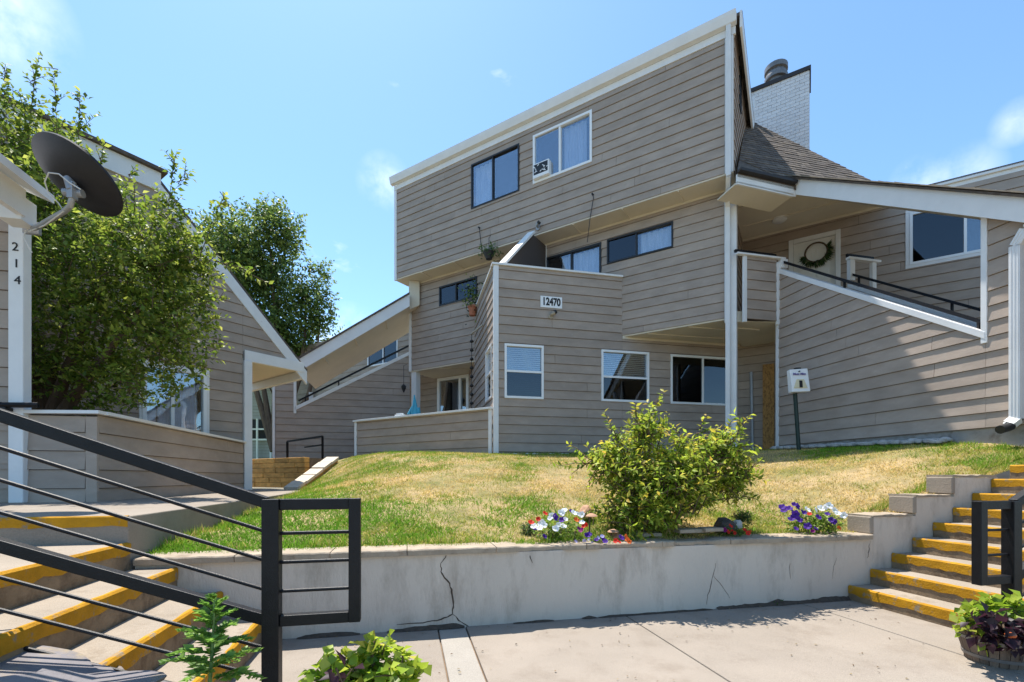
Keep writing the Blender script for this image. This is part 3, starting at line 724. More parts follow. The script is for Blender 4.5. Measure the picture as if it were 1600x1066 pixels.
# --- downspout on the outer corner, with straps
def downspout(pts, w, d, parent, name='downspout', ribs=True):
    mb = MB()
    for p, q in zip(pts[:-1], pts[1:]):
        mb.bar(p, q, w, d, up=(pl_n.x, pl_n.y, 0))
        if ribs:
            r = Vector((pl_n.x, pl_n.y, 0))
            for o in (-.3, 0, .3):
                t = (Vector(q) - Vector(p)).normalized().cross(r).normalized() * w * o
                mb.bar(Vector(p) + t + r * d * .5, Vector(q) + t + r * d * .5, w * .12, .012, up=(pl_n.x, pl_n.y, 0))
    o = mb.build(name, 'trim', parent)
    return o
pl_n = -dN
sd = s3R + .08; c2 = Cp - dN * .10
downspout([M3.p(sd, zg + .02, .085), M3.p(sd, Z3 - .12, .085), M2.p(sC - .02, Z3 - .45, .10), M2.p(sC - .02, .62, .10)], .085, .065, B)
trim(M2, sC - .098, Z2 - .1, sC - .045, Z3 - .05, B, th=.03)
mb = MB()   # corner post from ground to soffit
cpost = M2.p(sC + .05, 0, -.06)
mb.box((cpost.x, cpost.y, (Z1 + Z3 - .05) / 2), Vector((dM.x, dM.y, 0)) * .085, Vector((dN.x, dN.y, 0)) * .085, (0, 0, (Z3 - .05 - Z1) / 2)); mb.build('corner_post', 'trim', B, bevel=.006)

# --- right entry landing: wall behind, side wall, landing front, ceiling
NC = Plane(Cp, dN, dM)
siding(NC, [[(.1, Z2), (2.25, Z2), (2.25, 5.98), (.1, 5.98)]], [], B, Z2, seed=10)
sa, sb = MR.su(1150), MR.su(1760)
du0, du1 = MR.su(1240), MR.su(1305); zdt = MR.hit(1305, 367)[1]
wr = (MR.su(1421), MR.hit(1421, 415)[1], MR.su(1548), MR.hit(1421, 345)[1] + .15)
siding(MR, [[(sa, .6), (sb, .6), (sb, 5.96), (sa, 5.96)]], [(du0 - .02, 3.5, du1 + .02, zdt + .02), wr], B, .57, seed=11, label='back wall of the stair landing')
window(MR, wr, B, split='v', frac=.70, screen=0, casing=.07)
mb = MB(); q = [(du0, 3.5), (du1, 3.5), (du1, zdt), (du0, zdt)]
mb.loft([MR.p(s, z, -.02) for s, z in q], [MR.p(s, z, -.06) for s, z in q]); door = mb.build('door', 'door', B, 'white front door')
for a, b, c, d in ((.12, .12, .46, .42), (.54, .12, .88, .42), (.12, .5, .46, .9), (.54, .5, .88, .9)):
    mb = MB(); x0, x1 = du0 + (du1 - du0) * a, du0 + (du1 - du0) * c; y0, y1 = 3.5 + (zdt - 3.5) * b, 3.5 + (zdt - 3.5) * d
    mb.loft([MR.p(s, z, -.012) for s, z in ((x0 + .03, y0 + .03), (x1 - .03, y0 + .03), (x1 - .03, y1 - .03), (x0 + .03, y1 - .03))], [MR.p(s, z, -.025) for s, z in ((x0, y0), (x1, y0), (x1, y1), (x0, y1))]); mb.build('panel', 'door', door)
for q in ((du0 - .1, 3.5, du0 - .003, zdt + .1), (du1 + .003, 3.5, du1 + .1, zdt + .1), (du0, zdt + .003, du1, zdt + .1)): trim(MR, *q, parent=B, th=.03, name='door_casing')
mass(MR, sa, sb, .6, 6.0, -.46, -2.5)
LW = Plane(Vector((5.60, 9.81)), dF, -dP); l0 = LW.su(1166)
siding(LW, [[(l0, 3.27), (-.07, 3.27), (-.07, 4.56), (l0, 4.56)]], [], B, 3.27, seed=12)
trim(LW, l0 - .08, 3.2, l0 - .003, 4.56, B); trim(LW, -.067, 3.2, .02, 4.5, B); trim(LW, l0 - .25, 4.563, .12, 4.60, B, th=.07, name='rail_cap')
mb = MB(); pts = [Cp + dM * .06, LW.p(0, 0).xy, Vector((7.9, 10.3)), Vector((5.8, 11.66)), Cp + dN * 2.1]
mb.loft([V(p.x, p.y, 3.26) for p in pts], [V(p.x, p.y, 3.48) for p in pts]); land = mb.build('landing_floor', 'soffit', B)
mb = MB(); mb.bar(LW.p(l0, 3.245, -.5), LW.p(-.05, 3.245, -.5), .03, .025); mb.build('batten', 'soffit', land)
mb = MB(); pts = [Cp - dN * .02, V(5.70, 9.46), V(8.02, 9.98), V(8.5, 10.3), V(6.1, 12.0), Cp + dN * 2.4]
mb.loft([V(p.x, p.y, 5.93) for p in pts], [V(p.x, p.y, 5.99) for p in pts]); ceil = mb.build('porch_ceiling', 'soffit', B)
for k in (.6, 1.5): mb = MB(); mb.bar(NC.p(k, 5.92, .1), NC.p(k, 5.92, 1.6 + k * .6), .03, .025); mb.build('batten', 'soffit', ceil)
mb = MB(); mb.bar(MR.p(sa + .1, 5.91, .03), MR.p(sa + 3, 5.91, .03), .03, .04); mb.build('batten', 'soffit', ceil)
cl = pix(1218, 342, 5.93 * 730 / 404); mb = MB(); mb.lathe((cl.x, cl.y, 5.86), [(.10, 0), (.15, .03), (.15, .068)], 20); mb.build('ceiling_light', 'trim', ceil, smooth=True)

# --- stair wall on the right (S) with sloping parapet, opening and beam
k1 = S.su(1541.5); zA, zB_ = 4.31, 1.87
sl_ = (zA - zB_) / k1
ft = lambda k: 3.22 + .69 * (3.984 - k)     # underside of the sloping fascia
siding(S, [[(.0, .66), (k1, .66), (k1, zB_), (0, zA)], [(k1, .66), (6.2, .66), (6.2, ft(6.2)), (k1, ft(k1))]], [], B, .665, seed=13, label='stair wall')
trim(S, -.075, .62, -.003, 3.6, B); trim(S, -.07, 3.3, .0, 4.30, B, th=.026)
slope_trim(S, -.03, zA + .09, k1, zB_ + .09, .10, B, th=.035, name='parapet_cap', back=.17)
trim(S, k1 - .05, zB_ - .06, k1 + .02, ft(k1) + .1, B, th=.03)
mb = MB(); mb.box(LW.p(.08, 4.47, .03), LW.p(.08, 0) - LW.p(0, 0), Vector((dP.x, dP.y, 0)) * .05, (0, 0, .09)); mb.build('newel_block', 'trim', B, bevel=.004)
hr = MB(); a_, b_ = S.p(.02, zA + .21, -.06), S.p(k1 - .02, zB_ + .21, -.06)
hr.bar(a_, b_, .045, .045)
for t in (.4, .97): p = a_.lerp(b_, t); hr.bar(p, p - V(0, 0, .14), .03, .03)
hr.build('handrail', 'metal', B)
SI = S.shift(-1.15)    # inner parapet and rail
q0, q1 = .55, k1 + .6
mb = MB(); zi = lambda k: 4.22 - .68 * (k - .0)
siding(SI, [[(q0, .7), (q1, .7), (q1, zi(q1)), (q0, zi(q0))]], [], B, .66, seed=14)
slope_trim(SI, q0, zi(q0) + .09, q1, zi(q1) + .09, .07, B, name='parapet_cap', back=.14)
hr = MB(); a_, b_ = SI.p(q0, zi(q0) + .30, -.05), SI.p(q1, zi(q1) + .30, -.05); hr.bar(a_, b_, .04, .04)
for t in (.05, .5): p = a_.lerp(b_, t); hr.bar(p, p - V(0, 0, .2), .03, .03)
hr.build('handrail', 'metal', B)
LI = Plane(SI.p(q0, 0).xy, dF, -dP)
trim(LI, -.02, 4.0, .10, 4.42, B, th=.06, name='newel_block'); trim(LI, -.05, 4.423, .75, 4.47, B, th=.07, name='rail_cap'); trim(LI, .55, 3.8, .65, 4.42, B, th=.05, name='newel_block')
mb = MB(); mb.bar(LI.p(-.05, 4.52, 0), LI.p(.62, 4.52, 0), .04, .05); mb.bar(LI.p(-.03, 4.5, 0), LI.p(-.03, 4.44, 0), .03, .03); mb.bar(LI.p(.5, 4.5, 0), LI.p(.5, 4.44, 0), .03, .03); mb.build('handrail', 'metal', B)
mb = MB(); mb.bar(LW.p(l0 - .25, 4.66, -.03), LW.p(-.05, 4.66, -.03), .05, .05); mb.bar(LW.p(l0 + .1, 4.66, -.03), LW.p(l0 + .1, 4.58, -.03), .03, .03); mb.build('handrail', 'metal', B)
# sloping stair roof with fascia
SF = S.shift(.10)
mb = MB(); f0, f1 = .42, 6.5
q = [(f0, ft(f0)), (f1, ft(f1)), (f1, ft(f1) + .33), (f0, ft(f0) + .33)]
mb.loft([SF.p(k, z, .05) for k, z in q], [SF.p(k, z, 0) for k, z in q]); mb.build('fascia', 'trim', B, 'wide white sloping fascia over the stair')
f0 = -.45
mb = MB(); mb.loft([SF.p(.42, ft(.42) + .31, .11), SF.p(f1, ft(f1) + .31, .11), SF.p(f1, ft(f1) + .345, .11), SF.p(.42, ft(.42) + .345, .11)], [SF.p(f0, ft(f0) + .31, -2.3), SF.p(f1, ft(f1) + .31, -2.3), SF.p(f1, ft(f1) + .345, -2.3), SF.p(f0, ft(f0) + .345, -2.3)]); stair_roof = mb.build('stair_roof', 'shingle', B)
mb = MB(); mb.loft([SF.p(f0, ft(f0) + .02, -.0), SF.p(f1, ft(f1) + .02, 0), SF.p(f1, ft(f1) + .05, 0), SF.p(f0, ft(f0) + .05, 0)], [SF.p(f0, ft(f0) + .02, -2.3), SF.p(f1, ft(f1) + .02, -2.3), SF.p(f1, ft(f1) + .05, -2.3), SF.p(f0, ft(f0) + .05, -2.3)]); mb.build('stair_soffit', 'soffit', B)
f0 = .42
mb = MB()       # ragged shingle ends along the fascia
k = f0
while k < f1:
    L = RNG.uniform(.1, .22); z = ft(k) + .347
    mb.loft([SF.p(k, z + .012, .14), SF.p(k + L, z + .012 - .69 * L, .135), SF.p(k + L, z + .03 - .69 * L, .135), SF.p(k, z + RNG.uniform(.024, .042), .14)], [SF.p(k, z + .012, -.2), SF.p(k + L, z + .012 - .69 * L, -.2), SF.p(k + L, z + .03 - .69 * L, -.2), SF.p(k, z + .03, -.2)]); k += L + .004
tag(mb.build('shingles', 'shingle_pale', stair_roof), kind='stuff')
# steep hipped roof above the landing (U)
pU = 8.02; zU = 6.12; mU = 1.4
def Uz(x, y): return zU + mU * (-dF.y * x + dF.x * y - pU)
def Upix(u, v):
    rx, rz = (u - HU) / FPX, (HV - v) / FPX; pp = -dF.y * rx + dF.x; d = (zU - mU * pU) / (rz - mU * pp); return V(rx * d, d, rz * d)
U1, U2, U3, U4, U5 = Upix(1152, 268), Upix(1240, 288), Upix(1258, 296), Upix(1388, 296), Upix(1166, 186)
mb = MB(); top = [U1, U2, U3, U4, U5]
mb.loft([p - V(0, 0, .10) for p in top], top); hip = mb.build('hip_roof', 'shingle', B, 'steep dark shingle roof over the landing')
# shingle tabs, real overlapping slips
dU = V(dP.x, dP.y, mU).normalized(); dl = V(dF.x, dF.y, 0); nU = dl.cross(dU).normalized()
base = U1; W2 = [((p - base).dot(dl), (p - base).dot(dU)) for p in top]
mb = MB(); ex = .125; rows = int(max(w[1] for w in W2) / ex) + 1
for r in range(rows):
    y0, y1 = r * ex, (r + 1) * ex + .01
    x = -.6 + RNG.uniform(0, .2)
    while x < 4.2:
        L = RNG.uniform(.14, .30); q = [(x, y0), (x + L, y0), (x + L, y1), (x, y1)]; x += L + .006
        for i in range(len(W2)):
            A_, B_ = W2[i], W2[(i + 1) % len(W2)]; nx, ny = (B_[1] - A_[1]), -(B_[0] - A_[0])
            q = clip(q, nx, ny, nx * A_[0] + ny * A_[1]) if q else q
        if not q: continue
        t = RNG.uniform(.010, .020)
        mb.loft([base + dl * x_ + dU * y_ + nU * .002 for x_, y_ in q], [base + dl * x_ + dU * y_ + nU * (t if y_ < y0 + .02 else .005) for x_, y_ in q], RNG.choice((0, 0, 0, 1)))
M['shingle_b'] = mat('asphalt_shingle_light', (.15, .118, .092), .95, var=.3, vscale=9, bump=.5, bscale=120)
tag(mb.build('shingles', ['shingle', 'shingle_b'], hip), kind='stuff')
mb = MB(); p, q_ = U1 - V(0, 0, .02), U2 - V(0, 0, .02)
for off, h0, h1, m_ in ((.0, -.22, -.03, 0),): mb.loft([p + V(0, 0, h0), q_ + V(0, 0, h0), q_ + V(0, 0, h1), p + V(0, 0, h1)], [x + V(dP.x, dP.y, 0) * .04 for x in (p + V(0, 0, h0), q_ + V(0, 0, h0), q_ + V(0, 0, h1), p + V(0, 0, h1))])
mb.build('eave_fascia', 'trim', B)
mb = MB(); x = V(dP.x, dP.y, 0) * -.05; mb.bar(p + x + V(0, 0, .015), q_ + x + V(0, 0, .015), .12, .05); mb.build('drip_edge', 'flashing', B)
mb = MB(); mb.loft([p + V(0, 0, -.2), q_ + V(0, 0, -.2), q_ + V(0, 0, -.17), p + V(0, 0, -.17)], [y + V(dP.x, dP.y, 0) * .6 for y in (p + V(0, 0, -.2), q_ + V(0, 0, -.2), q_ + V(0, 0, -.17), p + V(0, 0, -.17))]); mb.build('eave_soffit', 'soffit', B)
mb = MB(); e_ = SF.p(f0, ft(f0), .05); mb.loft([q_ + V(0, 0, -.22), q_ + V(0, 0, -.03), SF.p(f0 - .0, ft(f0) + .33, .03), SF.p(f0 - .0, ft(f0), .03)], [y + V(dF.x, dF.y, 0) * .05 for y in (q_ + V(0, 0, -.22), q_ + V(0, 0, -.03), SF.p(f0, ft(f0) + .33, .03), SF.p(f0, ft(f0), .03))]); mb.build('fascia_return', 'trim', B)
# downspout at the right end of the stair wall
pl_n = -dF; kd = S.su(1594)
zt = S.hit(1594, 385)[1]; zb = S.hit(1594, 655)[1]
downspout([S.p(kd + .35, zt + .22, .06), S.p(kd + .1, zt + .16, .06), S.p(kd, zt, .06), S.p(kd, zb, .06), S.p(kd - .03, zb - .07, .14)], .115, .085, B)
mb = MB(); p = S.p(kd - .02, zb - .09, .13); mb.tube([p, p + V(-dF.x * .1, -dF.y * .1, -.03), p + V(-dF.x * .18 , -dF.y * .18, -.05)], .055, 10); mb.build('drain_boot', 'plastic_dark', B, smooth=True)
# concrete footing under the stair wall
mb = MB(); q = [(-.05, .3), (6.2, .3), (6.2, .66), (-.05, .66)]; mb.loft([S.p(k, z, -.01) for k, z in q], [S.p(k, z, -.2) for k, z in q]); mb.build('foundation', 'found', B)
# plywood sheet and pipe on the ground floor wall beside the stair
mb = MB(); q = [(MR.su(1192), .6), (MR.su(1210), .6), (MR.su(1210), 2.75), (MR.su(1192), 2.75)]; mb.loft([MR.p(k, z, .07) for k, z in q], [MR.p(k, z, .045) for k, z in q]); mb.build('plywood_sheet', 'osb', B)
siding(F, [[(sFr + .0, Z1), (F.su(1300), Z1), (F.su(1300), Z2 - .1), (sFr, Z2 - .1)]], [], B, Z1, seed=15)
mb = MB(); mb.tube([MR.p(MR.su(1176), .6, .07), MR.p(MR.su(1174), 2.6, .07)], .035, 8); mb.build('conduit', 'greymetal', B, smooth=True)

# --- chimney: painted brick, flashing cap, flue
ch = Plane(Vector((6.28, 12.0)), dM, -dN); CH = thing('chimney', 'white painted brick chimney with dark cap and round flue', 'chimney', (6.8, 11.8, 6))
mb = MB(); q = [(-.55, 6.0), (1.15, 6.0), (1.15, 9.92), (-.55, 9.92)]; mb.loft([ch.p(s, z, -.008) for s, z in q], [ch.p(s, z, -.75) for s, z in q]); cs = mb.build('stack', 'mortar', CH)
bw, bh = .20, .085; r = 0; z = 7.55
cache = {}
while z < 9.9:
    s = -.55 + (-.11 if r % 2 else 0)
    while s < 1.14:
        a_, b_ = max(s, -.55), min(s + bw, 1.15); 
        if b_ - a_ > .03:
            key = round(b_ - a_, 3)
            if key not in cache:
                me = bpy.data.meshes.new('brick'); hw = key / 2 - .004; hh = bh / 2 - .004
                vv = [(x * hw, y, zz * hh) for y in (.012, 0) for zz in (-1, 1) for x in (-1, 1)]
                me.from_pydata([(x, -y, zz) for x, y, zz in vv], [], [(0, 1, 3, 2), (4, 6, 7, 5), (0, 4, 5, 1), (1, 5, 7, 3), (3, 7, 6, 2), (2, 6, 4, 0)]); me.materials.append(M['brick']); cache[key] = me
            o = newobj('brick', cache[key], cs); c = ch.p((a_ + b_) / 2, z + bh / 2, -.009 + RNG.uniform(-.002, .003)); og = ORG[cs.name]
            o.location = (c.x - og.x, c.y - og.y, c.z + EYE - og.z); o.rotation_euler = (0, 0, -BE)
        s += bw
    z += bh; r += 1
mb = MB(); q = [(-.62, 9.925), (1.18, 9.925), (1.18, 10.02), (-.62, 10.02)]; mb.loft([ch.p(s, z, .04) for s, z in q], [ch.p(s, z, -.82) for s, z in q]); mb.build('cap', 'flashing', CH)
fc = ch.p(.42, 10.02, -.35); mb = MB(); mb.lathe(fc, [(.20, 0), (.20, .20), (.26, .22), (.27, .30), (.22, .42), (.27, .44), (.27, .56), (.20, .57)], 20); mb.build('flue', 'galv', CH, smooth=True)

# --- left stair wall (FL), its back wall, roof and beams
u430, u462 = FL.su(430), FL.su(463)
zc0 = FL.hit(463, 640)[1]; zc1 = FL.hit(637, 552)[1]
siding(FL, [[(u430, .5), (u462, .5), (u462, 3.0), (u430, 3.0)], [(u462, .5), (.0, .5), (.0, zc1), (u462, zc0)]], [], B, .57, seed=16, label='left stair wall')
trim(FL, u430 - .07, .45, u430 - .003, 3.0, B); trim(FL, u462 - .07, zc0 - .12, u462 + .003, 3.05, B)
slope_trim(FL, u462 - .05, zc0 + .07, .02, zc1 + .07, .11, B, name='parapet_cap', back=.17)
hr = MB(); a_, b_ = FL.p(u462 + .05, zc0 + .27, -.05), FL.p(.0, zc1 + .27, -.05); hr.bar(a_, b_, .05, .05)
for t in (.06, .35): p = a_.lerp(b_, t); hr.bar(p, p - V(0, 0, .2), .03, .03)
hr.build('handrail', 'metal', B)
wl_ = rect_uv(ML, 575, 622, 530, 574)
siding(ML, [[(ML.su(455), .5), (ML.su(660), .5), (ML.su(660), 6.0), (ML.su(455), 6.0)]], [wl_], B, .57, seed=17, label='wall behind the left stair')
window(ML, wl_, B, split='v', frac=.52, screen='all')
for sx in (u462 + .18,): trim(FL.shift(-1.0), sx, .6, sx + .12, 2.75, B, name='inner_post', th=.1)
# stair roof, left
FE = FL.shift(.80); rt = lambda t: 3.42 + .685 * (t - FE.su(470))    # top of the fascia
g0, g1 = FE.su(466), FE.su(640)
q = [(g0, rt(g0) - .36), (g1, rt(g1) - .36), (g1, rt(g1)), (g0, rt(g0))]
mb = MB(); mb.loft([FE.p(s, z, .04) for s, z in q], [FE.p(s, z, 0) for s, z in q]); mb.build('fascia', 'trim', B, 'white sloping fascia over the left stair')
mb = MB(); q = [(g0, rt(g0) - .35), (g1, rt(g1) - .35), (g1, rt(g1) - .31), (g0, rt(g0) - .31)]; mb.loft([FE.p(s, z, -.0) for s, z in q], [FE.p(s, z, -2.6) for s, z in q]); sofL = mb.build('stair_soffit', 'soffit', B)
mb = MB(); q = [(g0 - .1, rt(g0 - .1) + .002), (g1, rt(g1) + .002), (g1, rt(g1) + .05), (g0 - .1, rt(g0 - .1) + .05)]; mb.loft([FE.p(s, z, .09) for s, z in q], [FE.p(s, z, -2.6) for s, z in q]); mb.build('stair_roof', 'shingle', B)
for t in (.22, .5, .78):
    s = g0 + (g1 - g0) * t; mb = MB(); mb.bar(FE.p(s, rt(s) - .36, -.02), FE.p(s, rt(s) - .36, -.78), .04, .03); mb.build('batten', 'soffit', sofL)
mb = MB(); q = [(g1 - .02, rt(g1) - .36), (g1 + .3, rt(g1) - .20), (g1 + .3, Z3 - .04), (g1 - .02, Z3 - .04)]; mb.loft([FE.p(s, z, -.25) for s, z in q], [FE.p(s, z, -.55) for s, z in q]); mb.build('roof_return', 'soffit', B)
# --- patio enclosure in front of the recess
sP0 = PW.su(556)
siding(PW, [[(sP0 + .06, .46), (-.14, .46), (-.14, 1.52), (sP0 + .06, 1.52)]], [], B, .47, seed=18, label='patio half wall')
trim(PW, sP0 - .03, .43, sP0 + .057, 1.52, B); trim(PW, -.137, .43, -.06, 1.52, B)
trim(PW, sP0 - .05, 1.523, -.03, 1.57, B, th=.07, name='rail_cap')
mb = MB(); q = [(sP0, .2), (-.1, .2), (-.1, .46), (sP0, .46)]; mb.loft([PW.p(s, z, -.03) for s, z in q], [PW.p(s, z, -.1) for s, z in q]); mb.build('skirt', 'core', B)
Q = Plane(PW.p(sP0 + .06, 0).xy, dN, -dM); siding(Q, [[(0, .5), (1.9, .5), (1.9, 1.52), (0, 1.52)]], [], B, .47, seed=19)
wg = (GM.su(684), .75, GM.su(733), GM.hit(684, 592)[1])
siding(GM, [[(GM.su(590), .5), (GM.su(760), .5), (GM.su(760), Z2 + .1), (GM.su(590), Z2 + .1)]], [wg], B, .57, seed=20, label='recessed patio wall')
window(GM, wg, B, frame='vinyl', fw=.10, split='v', frac=.72, room=.8, label='white sliding patio door')
mb = MB(); p = M2.p(sL + .12, 0, -.14); mb.box((p.x, p.y, (.6 + Z2) / 2), Vector((dM.x, dM.y, 0)) * .10, Vector((dN.x, dN.y, 0)) * .10, (0, 0, (Z2 - .6) / 2 - .01)); mb.build('patio_post', 'trim', B, bevel=.006)
mb = MB(); pts = [PW.p(sP0, 0, -.05).xy, PW.p(-.1, 0, -.05).xy, GM.p(GM.su(742), 0, .02).xy, GM.p(GM.su(628), 0, .02).xy]; mb.loft([V(p.x, p.y, .4) for p in pts], [V(p.x, p.y, .56) for p in pts]); mb.build('patio_floor', 'concrete', B)
mb = MB(); pts = [V(-9, 14.6), V(-3.3, 15.2), V(-2, 17), V(-9, 20)]; mb.loft([V(p.x, p.y, .3) for p in pts], [V(p.x, p.y, .54) for p in pts]); mb.build('stair_court', 'concrete', B)

# ================================================================ NEIGHBOUR WITH THE STEEP GABLE (left)
dL = Vector((math.sin(math.radians(34)), math.cos(math.radians(34)))); nL = Vector((dL.y, -dL.x))
LN = Plane(Vector((-5.54, 9.75)), dL, nL)
H = thing('gabled_house', 'taupe lap sided house with steep white raked gable, covered porch corner and patio half wall', 'house', (-6, 8, -.3))
kT, zT = LN.hit(248, 290); kE, zE = LN.hit(472, 577); slp = (zT - zE) / (kE - kT)
zr = lambda k: zT - slp * (k - kT)
kl = -6.5
wo = (LN.su(222), -.1, LN.su(322), LN.hit(322, 583)[1])
siding(LN, [[(kl, -.3), (kT, -.3), (kT, zT - .1), (kl, zT - .1)], [(kT, -.3), (-.08, -.3), (-.08, zr(-.08) - .15), (kT, zT - .15)], [(-.08, 2.62), (kE - .3, 2.62), (-.08, zr(-.08) - .15)]], [wo], H, -.3, seed=31, label='gable wall')
window(LN, wo, H, frame='vinyl', fw=.06, split='v', frac=.45, curtain=(.05, .9), casing=.05, label='white framed sliding patio window')
slope_trim(LN, kT - .02, zT + .06, kE + .1, zr(kE + .1) + .06, .30, H, th=.04, name='rake_board')
trim(LN, kl, zT - .12, kT + .02, zT + .22, H, th=.05, name='fascia')
mb = MB(); mb.loft([LN.p(k, z, .12) for k, z in ((kl, zT + .22), (kT + .1, zT + .22), (kT + .1, zT + .28), (kl, zT + .28))], [LN.p(k, z, -3.5) for k, z in ((kl, zT + .22), (kT + .1, zT + .22), (kT + .1, zT + .28), (kl, zT + .28))]); mb.build('roof_deck', 'shingle', H)
q = [(kT, zT + .07), (kE + .12, zr(kE + .12) + .07), (kE + .12, zr(kE + .12) + .13), (kT, zT + .13)]
mb = MB(); mb.loft([LN.p(k, z, .02) for k, z in q], [LN.p(k, z, -3.5) for k, z in q]); mb.build('roof', 'shingle', H)
mb = MB(); mb.loft([LN.p(k, z, -.12) for k, z in ((kT, -.3), (kT, zT + .05), (kT + .05, zT + .05), (kT + .05, -.3))], [LN.p(k, z, -3.4) for k, z in ((kT, -.3), (kT, zT + .05), (kT + .05, zT + .05), (kT + .05, -.3))]); mb.build('inner_wall', 'dark', H)
trim(LN, -.06, 2.42, kE + .02, 2.64, H, th=.05, name='beam', base=.01)
mb = MB(); c = LN.p(.0, 0); mb.box((c.x, c.y, 1.08), Vector((dL.x, dL.y, 0)) * .08, Vector((nL.x, nL.y, 0)) * .08, (0, 0, 1.34)); mb.build('post', 'trim', H, bevel=.006)
c0 = LN.p(kE, 0); c1 = V(-6.9, 12.35, 0)
mb = MB(); pts = [LN.p(-.0, 0, -.02), c0, c1, LN.p(-.3, 0, -2.6)]; mb.loft([V(p.x, p.y, 2.46) for p in pts], [V(p.x, p.y, 2.50) for p in pts]); mb.build('porch_ceiling', 'soffit', H)
mb = MB(); mb.bar(V(c0.x, c0.y, 2.36), V(c1.x, c1.y, 2.36), .1, .18); mb.build('beam', 'trim', H)
c3 = V(-4.54, 5.1)
W1 = Plane(c3, dF, -dP); W2_ = Plane(c3, dP, dF)
siding(W1, [[(-.95, WZ - .02), (-.09, WZ - .02), (-.09, .66), (-.95, .66)]], [], H, WZ - .06, seed=32, label='patio half wall')
siding(W2_, [[(.02, WZ - .02), (4.85, WZ - .02), (4.85, .70), (.02, .68)]], [], H, WZ - .06, seed=33, seg=6, label='patio half wall')
trim(W1, -.087, WZ - .01, .02, .66, H, th=.022, mt='siding', name='corner_board')
mb = MB()
for pl, a, b, za, zb in ((W1, -1.0, .06, .665, .69), (W2_, .08, 4.9, .692, .71)):
    mb.loft([pl.p(s, z, o) for s, z, o in ((a, za, .07), (b, zb, .07), (b, zb, -.12), (a, za, -.12))], [pl.p(s, z + .035, o) for s, z, o in ((a, za, .07), (b, zb, .07), (b, zb, -.12), (a, za, -.12))])
mb.build('rail_cap', 'trim', H)

# ================================================================ PORCH CORNER WITH NUMBERED POST (near left)
K = thing('porch', 'corner of a porch with white numbered post, deep eave and taupe siding', 'porch', (-4.9, 4.9, WZ))
KP = Plane(W1.p(-.675, 0).xy, dF, -dP)
mb = MB(); c = KP.p(0, 0, .02); mb.box((c.x, c.y, (WZ + 2.80) / 2), Vector((dF.x, dF.y, 0)) * .065, Vector((dP.x, dP.y, 0)) * .06, (0, 0, (2.80 - WZ) / 2)); post = mb.build('post', 'trim', K, bevel=.008)
for i, ch_ in enumerate('214'): put_text(ch_, .125, KP, .0 + .01 * i, (746 - (386 + 26 * i)) / 730 * 4.87, .083, post, name='numeral')
mb = MB()
KW = KP.shift(.0)
siding(KW, [[(-2.5, WZ), (-.068, WZ), (-.068, 2.78), (-2.5, 2.78)]], [], K, WZ, seed=35)
e0 = pix(85, 318, 4.72); dp3 = V(dP.x, dP.y, 0); df3 = V(dF.x, dF.y, 0)
mb = MB(); A_ = [e0, e0 - dp3 * 1.0, e0 - dp3 * 1.0 - df3 * 3 + V(0, 0, 1.2), e0 - df3 * 3 + V(0, 0, 1.2)]
mb.loft([p + V(0, 0, -.005) for p in A_], [p + V(0, 0, .075) for p in A_]); mb.build('roof', 'trim', K, 'painted eave edge')
mb = MB(); f0_ = e0 - df3 * .16 - dp3 * .12; mb.loft([f0_ + V(0, 0, -.22), f0_ - dp3 * .85 + V(0, 0, -.22), f0_ - dp3 * .85 + V(0, 0, .04), f0_ + V(0, 0, .04)], [x - df3 * .06 for x in (f0_ + V(0, 0, -.22), f0_ - dp3 * .85 + V(0, 0, -.22), f0_ - dp3 * .85 + V(0, 0, .04), f0_ + V(0, 0, .04))]); mb.build('fascia', 'trim', K)
mb = MB(); c = e0 - df3 * .28 - dp3 * .05 + V(0, 0, -.14); mb.box(c, df3 * .1, dp3 * .10, (0, 0, .12)); mb.build('beam_end', 'trim', K, bevel=.004)

# satellite dish fixed to the post
D = thing('satellite_dish', 'dark satellite dish seen from behind on a bent grey arm', 'satellite dish', pix(55, 355, 4.75))
cD = pix(121, 276, 4.3); E1 = V(.895, .05, -.43).normalized() * .42; E2 = V(.46 * .21, -.24, .88 * .21); nD = E1.cross(E2).normalized()
if nD.y < 0: nD = -nD
mb = MB(); rings = []
for j in range(9):
    r = j / 8; rings.append([cD + (E1 * math.cos(t) + E2 * math.sin(t)) * max(r, .01) - nD * .09 * (1 - r * r) for t in [2 * math.pi * i / 40 for i in range(40)]])
for x, y in zip(rings[:-1], rings[1:]): mb.loft(x, y, caps=False)
edge = [p + nD * .02 for p in rings[-1]]; mb.loft(rings[-1], edge, caps=False)
for x, y in zip(rings[:-1], rings[1:]): mb.loft([p + nD * .02 for p in x], [p + nD * .02 for p in y], caps=False)
mb.build('reflector', 'dish', D, smooth=True)
bk = pix(113, 299, 4.22)
mb = MB(); mb.tube([pix(52, 357, 4.72), pix(60, 354, 4.55), pix(100, 331, 4.30), pix(110, 322, 4.24), pix(112, 312, 4.22), pix(114, 285, 4.22)], .024, 10); mb.build('arm', 'greymetal', D, smooth=True)
mb = MB(); mb.box(bk, (.025, 0, 0), (0, .03, 0), (0, 0, .07)); mb.tube([pix(100, 301, 4.24), pix(130, 303, 4.26)], .035, 10); mb.tube([bk, cD - nD * .085], .04, 10); mb.build('bracket', 'greymetal', D, smooth=True)
mb = MB(); mb.box(pix(50, 357, 4.78), df3 * .07, dp3 * .02, (0, 0, .06)); mb.build('mount_plate', 'greymetal', D)
